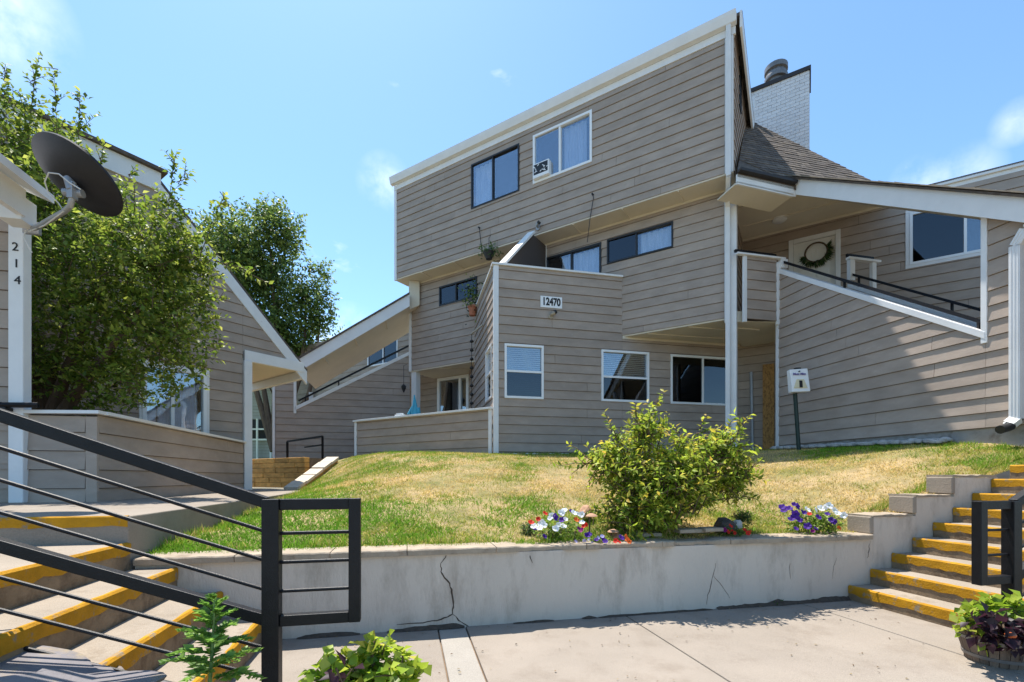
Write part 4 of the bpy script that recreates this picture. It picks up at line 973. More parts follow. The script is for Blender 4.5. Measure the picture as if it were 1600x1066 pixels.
mb = MB(); mb.tube([pix(u, v, d) for u, v, d in ((126, 296, 4.2), (108, 285, 4.18), (92, 272, 4.16), (76, 270, 4.18), (70, 284, 4.2), (75, 300, 4.24), (92, 318, 4.27), (100, 330, 4.27), (70, 352, 4.45), (45, 362, 4.70), (36, 345, 4.72), (28, 332, 4.76))], .006, 6); mb.tube([pix(u, v, d) for u, v, d in ((40, 360, 4.72), (37, 370, 4.70), (46, 388, 4.72), (50, 395, 4.74))], .006, 6); mb.build('cable', 'cable', D, smooth=True)
# black handrail bracket on the post
mb = MB(); mb.tube([W1.p(-1.6, .9, .25), W1.p(-.95, .78, .20), W1.p(-.72, .74, .17), W1.p(-.45, .755, .12)], .028, 8); mb.box(W1.p(-.72, .70, .15), df3 * .04, dp3 * .05, (0, 0, .018)); mb.build('grab_rail', 'metal', label='short black grab rail bolted to the white numbered post', cat='grab rail')

# ================================================================ FAR BUILDINGS
FBp = Plane(V(15.3, 16), dM, -dN); FB = thing('apartment_building', 'taupe apartment building with long white fascia seen beyond the stair roof', 'apartment building', (15, 16, -.5))
zt = FBp.hit(1600, 282)[1]; s0, s1 = FBp.su(1385), FBp.su(1900)
siding(FBp, [[(s0, 5), (s1, 5), (s1, zt), (s0, zt)]], [], FB, 5.0, seed=41)
trim(FBp, s0 - .2, zt, s1, zt + .42, FB, th=.12, name='fascia'); trim(FBp, s0 - .3, zt + .423, s1, zt + .54, FB, th=.2, name='gutter')
mb = MB(); q = [(s0, -.5), (s1, -.5), (s1, 5), (s0, 5)]; mb.loft([FBp.p(s, z, 0) for s, z in q], [FBp.p(s, z, -3) for s, z in q]); mb.build('lower_wall', 'siding', FB)
mb = MB(); q = [(s0 - .2, zt + .5), (s1, zt + .5), (s1, zt + .56), (s0 - .2, zt + .56)]; mb.loft([FBp.p(s, z, .2) for s, z in q], [FBp.p(s, z, -4) for s, z in q]); mb.build('roof', 'shingle', FB)
trim(FBp, FBp.su(1548), 5.0, FBp.su(1640), FBp.hit(1600, 296)[1], FB, th=.05, name='window_casing'); mb = MB(); q = [(FBp.su(1562), 5.0), (FBp.su(1595), 5.0), (FBp.su(1595), FBp.hit(1595, 303)[1]), (FBp.su(1562), FBp.hit(1595, 303)[1])]; mb.loft([FBp.p(s, z, .06) for s, z in q], [FBp.p(s, z, .03) for s, z in q]); mb.build('pane', 'glass_dark', FB)

GB_ = thing('house', 'pale clapboard house with a white railed deck beyond the breezeway', 'house', (-14, 25, .4))
GBp = Plane(V(-14, 25), V(1, .05), V(.05, -1))
siding(GBp, [[(-6, .4), (6, .4), (6, 5.0), (-6, 5.0)]], [(-1.2, 2.0, 2.0, 3.1)], GB_, .4, expo=.17, mt='siding2', seed=42, seg=20)
mb = MB(); q = [(-1.2, 2.0), (2, 2.0), (2, 3.1), (-1.2, 3.1)]; mb.loft([GBp.p(s, z, -.02) for s, z in q], [GBp.p(s, z, -.4) for s, z in q]); mb.build('porch_recess', 'dark', GB_)
mb = MB()
for z in (2.0, 2.55): mb.bar(GBp.p(-1.2, z, .3), GBp.p(2, z, .3), .06, .08)
for s in (-.9, -.2, .5, 1.2): mb.bar(GBp.p(s, .4, .3), GBp.p(s, 3.1 if s < 1 else 2.6, .3), .08, .08, up=(0, 1, 0))
mb.build('deck_rail', 'trim', GB_)
mb = MB(); q = [(-6.3, 5.0), (6.3, 5.0), (0, 5.6)]; mb.loft([GBp.p(s, z, .3) for s, z in q], [GBp.p(s, z, -5) for s, z in q]); mb.build('roof', 'shingle', GB_)
mb = MB(); mb.face([(-30, 15.5, .33), (-9, 15.5, .33), (-6, 26, .42), (-30, 26, .42)]); mb.face([(-30, 15.5, .33), (-9, 15.5, .33), (-9, 15.4, -1.3), (-30, 15.4, -1.3)])
M['farlawn'] = mat('far_lawn', (.20, .26, .05), .95, var=.3, vscale=4, bump=.8, bscale=30); mb.build('back_lawn', 'farlawn', kind='structure')

# ================================================================ TIMBER WALL by the breezeway
TW = Plane(V(-5.35, 11.65), dM, -dN)
T = thing('timber_wall', 'stacked landscape timber wall with stepped wing by the breezeway', 'retaining wall', (-5.4, 11.6, WZ))
for r in range(6):
    z = WZ + .003 + .128 * r; s = -4.2 + RNG.uniform(0, .5)
    while s < .3:
        L = RNG.uniform(.45, 1.15); e = min(s + L, .32)
        if e - s > .12:
            mb = MB(); q = [(s + .004, z), (e - .004, z), (e - .004, z + .122), (s + .004, z + .122)]; o = RNG.uniform(-.012, .012)
            mb.loft([TW.p(x, y, .02 + o) for x, y in q], [TW.p(x, y, -.12) for x, y in q]); mb.build('timber', 'timber', T, bevel=.008)
        s = e
mb = MB(); q = [(-4.2, WZ), (.3, WZ), (.3, WZ + .75), (-4.2, WZ + .75)]; mb.loft([TW.p(s, z, -.13) for s, z in q], [TW.p(s, z, -.5) for s, z in q]); mb.build('backfill', 'earth', T)
p0, p1 = V(-4.50, 11.75, 0), V(-4.80, 10.1, 0); dw = (p1 - p0).normalized(); rw_ = V(dw.y, -dw.x, 0)
zw = lambda t: .50 - .76 * t
mb = MB(); A_ = [p0 - rw_ * .13, p1 - rw_ * .13, p1 + rw_ * .13, p0 + rw_ * .13]; tt_ = (0, 1, 1, 0)
mb.loft([V(p.x, p.y, WZ - .1) for p in A_], [V(p.x, p.y, zw(t) - .045) for p, t in zip(A_, tt_)]); mb.build('wing_body', 'timber', T)
for r in range(5):
    t0, t1 = r / 5 + .008, (r + 1) / 5 - .012; a_, b_ = p0.lerp(p1, t0), p0.lerp(p1, t1); dz = RNG.uniform(-.012, .012)
    mb = MB(); A_ = [(a_ - rw_ * .17, t0), (b_ - rw_ * .17, t1), (b_ + rw_ * .17, t1), (a_ + rw_ * .17, t0)]
    mb.loft([V(p.x, p.y, zw(t) - .04 + dz) for p, t in A_], [V(p.x, p.y, zw(t) + .03 + dz) for p, t in A_]); mb.build('cap_block', 'timber_top', T, bevel=.006)
HR = MB(); a1, a2 = pix(449, 690, 12.6), pix(504, 655 + 27, 12.2)
HR.bar(a1, a2, .045, .045); HR.bar(a1, a1 - V(0, 0, .45), .045, .045); HR.bar(a2, a2 - V(0, 0, .65), .045, .045); HR.bar(a1.lerp(a2, .5) - V(0, 0, .22), a2 - V(0, 0, .22), .035, .035)
HR.build('stair_rail', 'metal', label='small black stair rail behind the stacked timber wall', cat='railing')

# ================================================================ FOREGROUND RAILINGS
def railing(label, loc, sgn, tube, post_w, ztop, zlow, loop, slope, run, bars_mid, bars_low, zbase):
    """rail parallel to dF: loop end towards the plaza, sloping rails up the stair"""
    R = thing('railing', label, 'railing', (loc[0], loc[1], zbase)); pl = Plane(V(*loc), dF * sgn, -dP)   # s>0 towards plaza end
    mb = MB(); mb.bar(pl.p(0, zbase), pl.p(0, ztop + tube * .5), post_w, post_w, up=(dF.x, dF.y, 0)); mb.build('post', 'metal', R, bevel=.004)
    mb = MB(); mb.bar(pl.p(post_w / 2, ztop), pl.p(loop - tube / 2, ztop), tube * .9, tube); mb.bar(pl.p(post_w / 2, zlow), pl.p(loop - tube / 2, zlow), tube * .9, tube); mb.bar(pl.p(loop, zlow - tube / 2), pl.p(loop, ztop + tube / 2), tube * 1.05, tube * 1.05, up=(dF.x, dF.y, 0)); mb.build('end_loop', 'metal', R, bevel=.004)
    for z in (ztop, zlow):
        mb = MB(); mb.bar(pl.p(-post_w * .3, z + slope * post_w * .3), pl.p(-run, z + slope * run), tube * .95, tube); mb.build('rail', 'metal', R, bevel=.004)
    nb_ = bars_mid
    for i in range(nb_):
        z = ztop + (zlow - ztop) * (i + 1) / (nb_ + 1)
        for a, b in ((0, loop),):
            mb = MB(); mb.tube([pl.p(a, z), pl.p(b, z)], tube * .17, 8); mb.build('bar', 'metal', R)
        mb = MB(); mb.tube([pl.p(0, z), pl.p(-run, z + slope * run)], tube * .17, 8); mb.build('bar', 'metal', R)
    for i in range(bars_low):
        z = zlow - (ztop - zlow) / (nb_ + 1) * (i + 1)
        mb = MB(); mb.tube([pl.p(0, z), pl.p(-run, z + slope * run)], tube * .17, 8); mb.build('bar', 'metal', R)
    mb = MB(); p_ = pl.p(-run * .93, 0); mb.bar(V(p_.x, p_.y, zbase), V(p_.x, p_.y, ztop + slope * run * .93), post_w, post_w, up=(dF.x, dF.y, 0)); mb.build('post', 'metal', R, bevel=.004)
    return R
railing('black steel railing with square end loop along the steps to the walkway', (-1.13, 2.2), 1, .052, .074, -.128, -.675, .372, .37, 2.4, 3, 3, -1.2)
railing('black steel railing with square end loop behind the barrel planter', (3.55, 3.32), -1, .058, .078, -.195, -.72, .30, .50, 2.2, 2, 2, -1.2)

# ================================================================ SMALL THINGS ON THE BUILDING
sg = thing('number_sign', 'white plaque reading 12470 on the deck parapet', 'sign', F.p(F.su(860), F.hit(860, 481)[1], .03))
r = rect_uv(F, 844, 877.5, 463, 480.5); mb = MB(); q = [(r[0], r[1]), (r[2], r[1]), (r[2], r[3]), (r[0], r[3])]; mb.loft([F.p(s, z, .035) for s, z in q], [F.p(s, z, .018) for s, z in q]); mb.build('plate', 'sign', sg)
put_text('12470', .235, F, (r[0] + r[2]) / 2, (r[1] + r[3]) / 2, .036, sg, bold=.010, squeeze=.74, name='lettering')
def flood(pl, u, v, nm, label, mt='beige'):
    s, z = pl.hit(u, v); L_ = thing(nm, label, 'light', pl.p(s, z, .03)); n3 = V(pl.n.x, pl.n.y, 0)
    mb = MB(); mb.tube([pl.p(s, z, .015), pl.p(s, z, .05)], .06, 14); mb.build('base', mt, L_, smooth=True)
    h = pl.p(s, z, .05); mb = MB(); mb.tube([h, h + n3 * .06 + V(0, 0, .02), h + n3 * .08 + V(pl.d.x, pl.d.y, 0) * .06 + V(0, 0, .05)], [.02, .03, .05], 12); mb.build('head', mt, L_, smooth=True)
    p_ = h + n3 * .08 + V(pl.d.x, pl.d.y, 0) * .05 + V(0, 0, .05); mb = MB(); mb.tube([p_, p_ + V(pl.d.x, pl.d.y, 0) * .045 + V(0, 0, .035)], .045, 12); mb.build('sensor', 'plastic_dark', L_, smooth=True)
flood(F, 860, 495, 'wall_light', 'beige motion light below the number plaque')
flood(M2.shift(.05), 842, 402, 'wall_light', 'dark lantern light beside the deck door', 'plastic_dark')
flood(M3, 842, 357, 'wall_light', 'small grey spotlight under the third storey edge', 'greymetal')
# window air conditioner
s, z = M3.hit(849, 287); AC = thing('air_conditioner', 'white window air conditioner with patterned dark grille in the upper window', 'air conditioner', M3.p(s, z, .1))
s0, s1 = M3.su(836), M3.su(861); z0 = wB[1] + .06; mb = MB(); q = [(s0, z0), (s1, z0), (s1, z0 + .36), (s0, z0 + .36)]; mb.loft([M3.p(a, b, .12) for a, b in q], [M3.p(a, b, -.09) for a, b in q]); mb.build('case', 'vinyl', AC, bevel=.012)
mb = MB(); q = [(s0 + .03, z0 + .08), (s1 - .03, z0 + .08), (s1 - .03, z0 + .33), (s0 + .03, z0 + .33)]; mb.loft([M3.p(a, b, .123) for a, b in q], [M3.p(a, b, .11) for a, b in q]); mb.build('grille', 'blackframe', AC)
mb = MB()
for i in range(14): x, y = s0 + .04 + RNG.random() * (s1 - s0 - .08), z0 + .1 + RNG.random() * .21; mb.box(M3.p(x, y, .125), V(dM.x, dM.y, 0) * .022 + V(0, 0, RNG.uniform(-.02, .02)), V(-dN.x, -dN.y, 0) * .003, (0, 0, .010))
tag(mb.build('louvre', 'vinyl', AC), kind='stuff')
# hooks and cables on the third storey wall
for (u0, v0, u1, v1), lb in (((750, 357, 755, 402), 'thin dark cable hanging from a hook above the patio window'), ((927, 305, 919, 380), 'thin dark cable running down to the deck door')):
    mb = MB(); a, b = M3.hit(u0, v0); c, d = M3.hit(u1, v1); mb.tube([M3.p(a, b, .03), M3.p(a + .03, b - .1, .06), M3.p((a + c) / 2, (b + d) / 2, .04), M3.p(c, d, .05)], .009, 6); mb.tube([M3.p(a, b, .01), M3.p(a, b, .07)], .022, 8); mb.build('cable', 'plastic_dark', label=lb, cat='cable')
# wreath on the door
s, z = MR.hit(1275, 397); WR = thing('wreath', 'green leafy wreath on a dark hoop hanging on the white front door', 'wreath', MR.p(s, z - .3, .02))
mb = MB(); c = MR.p(s, z + .03, .03); mb.tube([c + V(dM.x, dM.y, 0) * .22 * math.cos(t) + V(0, 0, .22 * math.sin(t)) for t in [2 * math.pi * i / 24 for i in range(25)]], .018, 8); mb.build('hoop', 'twig', WR, smooth=True)
n = 150; tt = NP.uniform(-2.9, .5, n); PP = np.array([c + V(dM.x, dM.y, 0) * .22 * math.cos(t) + V(0, 0, .22 * math.sin(t)) + V(-dN.x, -dN.y, 0) * .02 for t in tt])
Dd = np.array([(dM.x * math.cos(t), dM.y * math.cos(t), math.sin(t)) for t in tt]) + NP.normal(0, .5, (n, 3)) + np.array([0, 0, -.4]); leaves('leaf_spray', PP, Dd, rnd_unit(n), NP.uniform(.10, .19, n), .05, pal(n, [(.03, .07, .02), (.07, .12, .035), (.05, .09, .03), (.3, .3, .18)]), 'leaf', WR)
# dog waste station
q0 = pix(1250, 716, 8.7); q1 = pix(1242, 612, 8.7)
DS = thing('waste_station', 'white pet waste bag dispenser box on a dark green post by the stair wall', 'dispenser', q0)
mb = MB(); mb.tube([q0 - V(0, 0, .2), q1], .036, 8); mb.build('post', 'greenpost', DS)
BX = Plane(V(q1.x, q1.y - .05), V(1, -.05), V(-.05, -1)); bx0, bx1, bz0, bz1 = -.17, .15, q1.z - .04, q1.z + .40
mb = MB(); q = [(bx0 + .03, bz0), (bx1 + .03, bz0 + .01), (bx1, bz1), (bx0, bz1 - .02)]; mb.loft([BX.p(s, z, .13 if z < q1.z + .2 else .09) for s, z in q], [BX.p(s, z, -.02) for s, z in q]); mb.build('box', 'sign', DS, bevel=.012)
mb = MB(); q = [(-.12, bz0 + .07), (.13, bz0 + .07), (.07, bz0 + .24), (-.06, bz0 + .24)]; mb.loft([BX.p(s, z, .145 - .1 * (z - bz0)) for s, z in q], [BX.p(s, z, .1) for s, z in q]); mb.build('tray', 'cream', DS, bevel=.01)
mb = MB(); q = [(-.02, bz0 + .08), (.035, bz0 + .08), (.035, bz0 + .21), (-.02, bz0 + .21)]; mb.loft([BX.p(s, z, .15 - .1 * (z - bz0)) for s, z in q], [BX.p(s, z, .1) for s, z in q]); mb.build('slot', 'ink', DS)
put_text('Mutt Mitt', .058, BX, -.01, bz0 + .33, .115, DS, mt='purple_ink', bold=.001)
mb = MB(); mb.box(BX.p(0, bz1 + .01, .03), (.05, 0, 0), (0, .03, 0), (0, 0, .012)); mb.tube([BX.p(-.01, bz1 - .06, .1), BX.p(-.01, bz1 - .06, .125)], .012, 8); mb.build('lock', 'plastic_dark', DS)
# patio things
u0 = PW.p(PW.su(646), 1.575, -.03)
mb = MB(); mb.tube([u0, u0 + V(.01, 0, .25), u0 + V(.0, 0, .50)], [.09, .06, .012], 8); mb.tube([u0 + V(-.14, .02, 0), u0 + V(-.05, .02, .22)], [.05, .02], 6); mb.tube([u0 + V(.10, .02, 0), u0 + V(.09, .02, .18)], [.06, .05], 6); mb.build('folded_parasol', 'cloth_blue', label='folded blue canvas parasol standing at the patio post', cat='parasol', smooth=True)
mb = MB(); c = PW.p(PW.su(624), 1.575, -.02); mb.box(c + V(0, 0, .02), V(dM.x, dM.y, 0) * .13, V(dN.x, dN.y, 0) * .06, (0, 0, .022)); mb.box(c + V(0, 0, .055), V(dM.x, dM.y, 0) * .08, V(dN.x, dN.y, 0) * .05, (0, 0, .015)); mb.build('folded_cloth', 'sign', label='white folded cloth lying on the patio rail cap', cat='cloth')
c = FL.p(FL.su(631), FL.hit(631, 600)[1], .35); mb = MB(); mb.lathe(c - V(0, 0, .34), [(.01, 0), (.07, .13), (.08, .2), (.05, .23), (.02, .26)], 10); mb.tube([c - V(0, 0, .1), c + V(0, 0, .5), c + V(.1, -.05, .52)], .008, 6); mb.build('hanging_lantern', 'plastic_dark', label='small black hanging lantern beside the patio post', cat='lantern')
c0, c1 = P.p(P.su(743), 3.0, .16), None; top = pix(737, 522, 12.4)
SLT = thing('string_lights', 'string of round black bulbs hanging down beside the patio door', 'string lights', top - V(0, 0, 2.2))
mb = MB(); mb.tube([top, top - V(0, 0, 2.1)], .008, 6); mb.build('cord', 'plastic_dark', SLT)
for i in range(9): mb = MB(); p = top - V(0, 0, .2 + .235 * i); mb.lathe(p - V(0, 0, .04), [(.012, 0), (.05, .025), (.055, .045), (.03, .08), (.012, .09)], 10); mb.build('bulb', 'plastic_dark', SLT, smooth=True)
mb = MB(); mb.bar(top + V(-.02, 0, .0), top + V(.32, -.6, .04), .03, .04); mb.build('bracket', 'beige', SLT)

# ================================================================ PLANTS
def dpt(spec): return np.array([tuple(pix(*s)) for s in spec])
def crown(T_, ells, n_sh, Ls, leaf, wid, gap, cols, d0, spires=(), up=.45, mt='leaf', tips=None, name='crown', twig_frac=.25, outw=.75, out_pow=.45, shell=0.):
    """leafy shoots spread through the crown's volume, each with its leaves along it"""
    E = []
    for u, v, ru, rv, dd, rd in ells: c = pix(u, v, d0 + dd); E.append((np.array(c), np.array([ru * (d0 + dd) / FPX, rd, rv * (d0 + dd) / FPX])))
    vol = np.array([r.prod() ** .8 for c, r in E]); pk = NP.choice(len(E), n_sh, p=vol / vol.sum())
    cen = np.array([c for c, r in E])[pk]; rad = np.array([r for c, r in E])[pk]
    dv = rnd_unit(n_sh); base = cen + dv * rad * (shell + (1 - shell) * NP.uniform(0, 1, (n_sh, 1)) ** out_pow)
    dr_ = dv * outw + NP.normal(0, .45, (n_sh, 3)) + np.array([0, 0, up]); dr_ /= np.linalg.norm(dr_, axis=1, keepdims=True)
    ln = NP.uniform(.5, 1.2, n_sh) * Ls
    segs = [(base[i] - dr_[i] * ln[i] * .5, dr_[i], ln[i], 0) for i in range(n_sh)]
    for (u0, v0, dd0, u1, v1, dd1) in spires:
        a, b = np.array(pix(u0, v0, d0 + dd0)), np.array(pix(u1, v1, d0 + dd1)); L = np.linalg.norm(b - a); segs.append((a, (b - a) / L, L, 1))
        for j in range(int(L / .14)):
            t = NP.uniform(.15, .9); s_dir = (b - a) / L * .7 + NP.normal(0, .45, 3); s_dir /= np.linalg.norm(s_dir); segs.append((a + (b - a) * t, s_dir, NP.uniform(.08, .2), 1))
    PP, DD, CC, LL = [], [], [], []; tw = MB(); cols = np.array(cols); tips = np.array(tips if tips is not None else cols)
    for i, (p, d, L, sp) in enumerate(segs):
        m = max(2, int(L / gap)); t = np.linspace(.08, 1, m); q = p + d * (t * L)[:, None] + np.array([0, 0, -1]) * (L * .12 * t ** 2)[:, None]
        PP.append(q); rr = NP.normal(0, 1, (m, 3)); rr -= (rr @ d)[:, None] * d; rr /= np.linalg.norm(rr, axis=1, keepdims=True)
        DD.append(d * .55 + rr * .9 + np.array([0, 0, -.12])); cl = cols[NP.integers(len(cols), size=m)]; tp = tips[NP.integers(len(tips), size=m)]; w = np.clip((t - .45) / .5, 0, 1)[:, None] * NP.uniform(.2, 1)
        CC.append((cl * (1 - w) + tp * w) * (1 + NP.uniform(-.22, .22, (m, 1)))); LL.append(NP.uniform(.65, 1.15, m) * leaf)
        if sp or NP.uniform() < twig_frac: tw.tube([p - d * L * .3, p + d * L * .5, p + d * L * .97 + np.array([0, 0, -L * .1])], [.005 + .002 * sp, .004, .002], 4, caps=False)
    PP, DD, CC, LL = map(np.concatenate, (PP, DD, CC, LL)); n = len(PP)
    NN = np.stack([NP.normal(0, .6, n), NP.normal(0, .6, n), np.ones(n)], 1)
    cr = leaves(name, PP, DD, NN, LL, LL * wid, CC, mt, T_)
    if tw.v: tag(tw.build('twigs', 'twig', T_), kind='stuff')
    return cr
def limbs(T_, base, targets, r0, d0, name='trunk', mt='bark'):
    mb = MB(); b = Vector(base)
    for (u, v, dd, mid) in targets:
        t = pix(u, v, d0 + dd); m1 = b.lerp(t, .35) + V(*mid); m2 = b.lerp(t, .7) + V(mid[0] * .6 + RNG.uniform(-.05, .05), 0, RNG.uniform(-.05, .05))
        mb.tube([b, m1, m2, t], [r0, r0 * .6, r0 * .35, r0 * .12], 8)
    return mb.build(name, mt, T_, smooth=True)

# large shrub-like tree behind the patio wall
d0 = 6.35; tb = pix(62, 700, 6.1)
LT = thing('tree', 'dense small leaved tree overhanging the patio half wall under the satellite dish', 'tree', tb)
limbs(LT, tb, [(60, 560, -.1, (.05, 0, 0)), (50, 380, 0, (-.1, 0, .2)), (170, 430, .1, (.05, 0, .25)), (240, 450, -.2, (.1, 0, .2)), (110, 470, .3, (0, 0, .2))], .10, d0)
grn = [(.10, .17, .018), (.145, .21, .025), (.07, .12, .016), (.21, .26, .036), (.115, .175, .025)]
crown(LT, [(150, 470, 150, 130, 0, 1.0), (85, 330, 110, 110, 0, .8), (235, 410, 95, 110, -.1, .8), (45, 225, 66, 72, .2, .6), (20, 300, 60, 90, .3, .7), (265, 520, 80, 85, -.2, .6), (115, 590, 105, 55, -.1, .7), (15, 420, 60, 170, .3, .6), (200, 600, 75, 45, -.4, .5), (295, 400, 40, 50, 0, .4)], 3700, .30, .084, .55, .033,
      grn, d0, [(45, 200, 0, 62, 66, 0), (90, 240, 0, 84, 88, 0), (100, 230, .1, 155, 168, .1), (10, 190, 0, 6, 92, .1), (262, 330, 0, 276, 222, 0), (240, 350, 0, 300, 252, 0), (320, 380, 0, 352, 294, 0), (150, 290, 0, 163, 216, 0), (185, 320, 0, 208, 262, 0), (300, 400, 0, 420, 428, -.1), (120, 300, 0, 125, 120, 0), (300, 480, -.2, 352, 462, -.3), (40, 190, 0, 30, 140, 0)], tips=[(.36, .40, .06), (.26, .31, .045), (.46, .46, .11), (.18, .23, .035)], mt='leaf_gloss', up=.5)

# background shade tree
d0 = 21.; tb = pix(428, 705, 20.5)
BT = thing('tree', 'tall dark green shade tree rising behind the gabled house', 'tree', tb)
limbs(BT, tb, [(418, 600, 0, (.6, 0, 0)), (400, 470, 0, (-.2, 0, .6)), (430, 420, .3, (.3, 0, .8)), (480, 450, 0, (.6, 0, .6)), (500, 500, 0, (.8, 0, .4)), (370, 420, 0, (-.4, 0, .5)), (420, 360, 0, (.2, 0, 1))], .17, d0)
crown(BT, [(395, 385, 62, 58, 0, 2.0), (350, 400, 50, 62, .5, 1.8), (440, 360, 36, 38, -.3, 1.2), (410, 450, 65, 50, .3, 1.8), (480, 465, 42, 30, -.3, 1.0), (500, 425, 20, 18, 0, .6), (440, 510, 68, 42, 0, 1.6), (500, 500, 30, 20, 0, .8), (395, 540, 70, 50, .5, 1.5), (470, 540, 55, 20, .5, .8), (420, 330, 22, 18, 0, .5), (340, 480, 60, 60, 1, 1.5)], 5200, .75, .18, .58, .09,
      [(.06, .11, .022), (.085, .14, .028), (.115, .17, .036), (.048, .09, .02)], d0, [], tips=[(.24, .30, .06), (.16, .22, .05), (.32, .36, .09)], up=.3, twig_frac=.05)

# bush on the retaining wall
d0 = 4.62; tb = pix(1010, 842, 4.5); tb.z = -.60
CB = thing('shrub', 'large loose yellow green shrub growing behind the retaining wall', 'shrub', tb)
limbs(CB, tb, [(960, 760, 0, (0, 0, .1)), (1040, 740, 0, (.05, 0, .15)), (1090, 720, .1, (.1, 0, .1)), (1000, 690, 0, (-.03, 0, .2)), (1130, 740, 0, (.2, 0, .1)), (1010, 660, .05, (0, 0, .3))], .022, d0, 'stems')
crown(CB, [(1030, 765, 85, 52, 0, .5), (1000, 800, 70, 34, -.1, .40), (1085, 725, 62, 40, 0, .40), (970, 728, 48, 36, 0, .35), (1130, 700, 38, 25, .05, .3), (1010, 675, 28, 38, 0, .25), (1140, 750, 35, 32, .05, .3), (940, 712, 26, 12, .1, .2)], 1500, .22, .070, .42, .022,
      [(.22, .31, .03), (.16, .24, .025), (.30, .37, .04), (.11, .18, .02)], d0, [(975, 715, 0, 944, 634, -.05), (1005, 680, 0, 1029, 617, 0), (965, 700, 0, 950, 655, .1), (1000, 690, 0, 992, 632, 0), (1060, 700, 0, 1056, 662, 0), (1090, 700, 0, 1098, 650, 0), (1120, 700, 0, 1143, 655, .05), (1140, 700, 0, 1172, 640, 0), (930, 725, 0, 868, 722, -.1), (1140, 705, 0, 1178, 690, 0), (1150, 760, 0, 1190, 712, 0), (1130, 780, 0, 1175, 775, -.1), (1030, 690, 0, 1044, 640, 0), (950, 735, 0, 905, 705, 0), (1100, 720, .1, 1160, 720, 0)], tips=[(.58, .58, .06), (.48, .54, .06), (.66, .52, .07), (.52, .32, .06), (.38, .47, .05)], up=.55, mt='leaf_gloss', out_pow=.55, twig_frac=.5)

def mound(name, label, cat, u, v, d, w, h, leaf, cols, n, tips=None, rd=None, mt='leaf', wid=.6, group=None):
    b = pix(u, v, d); T_ = thing(name, label, cat, b, group); r = w / 2 * FPX / d; hh = h * FPX / d
    crown(T_, [(u, v - hh * .45, r, hh * .55, 0, rd or w / 2)], n, leaf * 2.6, leaf, wid, leaf * .5, cols, d, tips=tips, up=.5, mt=mt, name='foliage', twig_frac=.1); return T_
box_c = [(.03, .075, .015), (.05, .11, .02), (.04, .09, .02)]
mound('boxwood', 'round clipped dark green boxwood beside the dark boulder', 'shrub', 1160, 822, 4.75, .20, .17, .016, box_c, 420, [(.07, .14, .03)])
mound('boxwood', 'small round boxwood at the left end of the petunia bed', 'shrub', 826, 846, 4.35, .17, .18, .016, box_c, 420, [(.08, .15, .03)])

# petunia flower: five soft lobes
def petal_mesh(r, col, col2):
    n = 20; vs = [(0, 0, -r * .35)]; cs = [col2]
    for ring, k, z in ((1, .45, -.05), (2, 1., .06)):
        for i in range(n):
            t = 2 * math.pi * i / n; q = r * k * (1 - .16 * (1 - abs(math.cos(2.5 * t))) * (ring == 2)); vs.append((q * math.cos(t), q * math.sin(t), r * (z + .10 * math.sin(5 * t + ring)))); cs.append(col)
    f = [(0, 1 + i, 1 + (i + 1) % n) for i in range(n)] + [(1 + i, 1 + n + i, 1 + n + (i + 1) % n, 1 + (i + 1) % n) for i in range(n)]
    me = bpy.data.meshes.new('flower'); me.from_pydata(vs, [], f); at = me.color_attributes.new('Col', 'FLOAT_COLOR', 'POINT'); at.data.foreach_set('color', np.array([(*c, 1) for c in cs]).ravel()); me.materials.append(M['petal']); me.polygons.foreach_set('use_smooth', [True] * len(me.polygons)); return me
FLW = {'w': petal_mesh(.036, (.80, .80, .82), (.5, .55, .3)), 'p': petal_mesh(.036, (.07, .02, .25), (.03, .01, .10)), 'r': petal_mesh(.032, (.62, .03, .015), (.3, .02, .01)), 'm': petal_mesh(.034, (.22, .01, .16), (.1, .01, .07)), 'l': petal_mesh(.024, (.35, .33, .62), (.5, .45, .2)), 'o': petal_mesh(.028, (.66, .12, .02), (.4, .1, .02))}
def blooms(T_, spec, d, sc=1.):
    og = ORG[T_.name]
    for u, v, k in spec:
        o = newobj('flower', FLW[k], T_); c = pix(u, v, d + RNG.uniform(-.10, .03)); o.location = (c.x - og.x, c.y - og.y, c.z + EYE - og.z)
        dirn = V(RNG.uniform(-1, 1), -1, RNG.uniform(.1, 1.6)); o.rotation_euler = dirn.to_track_quat('Z', 'Y').to_euler(); s = sc * RNG.uniform(.6, 1.05); o.scale = (s, s, s)
pet = [(.12, .21, .03), (.18, .28, .035), (.08, .15, .025)]
d = 4.22; T1 = mound('petunias', 'white, red and purple petunias spilling over the broken coping', 'flowers', 872, 852, d, .46, .26, .034, pet, 330, [(.26, .32, .04)], .2)
blooms(T1, [(834, 822, 'w'), (842, 825, 'w'), (850, 820, 'w'), (846, 817, 'w'), (830, 816, 'r'), (841, 811, 'r'), (852, 802, 'r'), (862, 806, 'w'), (859, 810, 'w'), (868, 808, 'p'), (876, 800, 'w'), (882, 797, 'w'), (879, 802, 'w'), (893, 799, 'p'), (897, 801, 'w'), (903, 803, 'w'), (909, 804, 'w'), (901, 812, 'o'), (884, 811, 'w'), (878, 812, 'p'), (873, 820, 'w'), (880, 822, 'w'), (868, 826, 'w'), (905, 826, 'm'), (912, 822, 'r'), (909, 816, 'w'), (916, 820, 'r'), (836, 826, 'p'), (851, 838, 'p'), (908, 828, 'm')], d - .16)
d = 4.12; T2 = mound('pansies', 'low lilac and violet pansies on the coping beside the petunias', 'flowers', 930, 852, d, .34, .07, .022, pet, 110, None, .08)
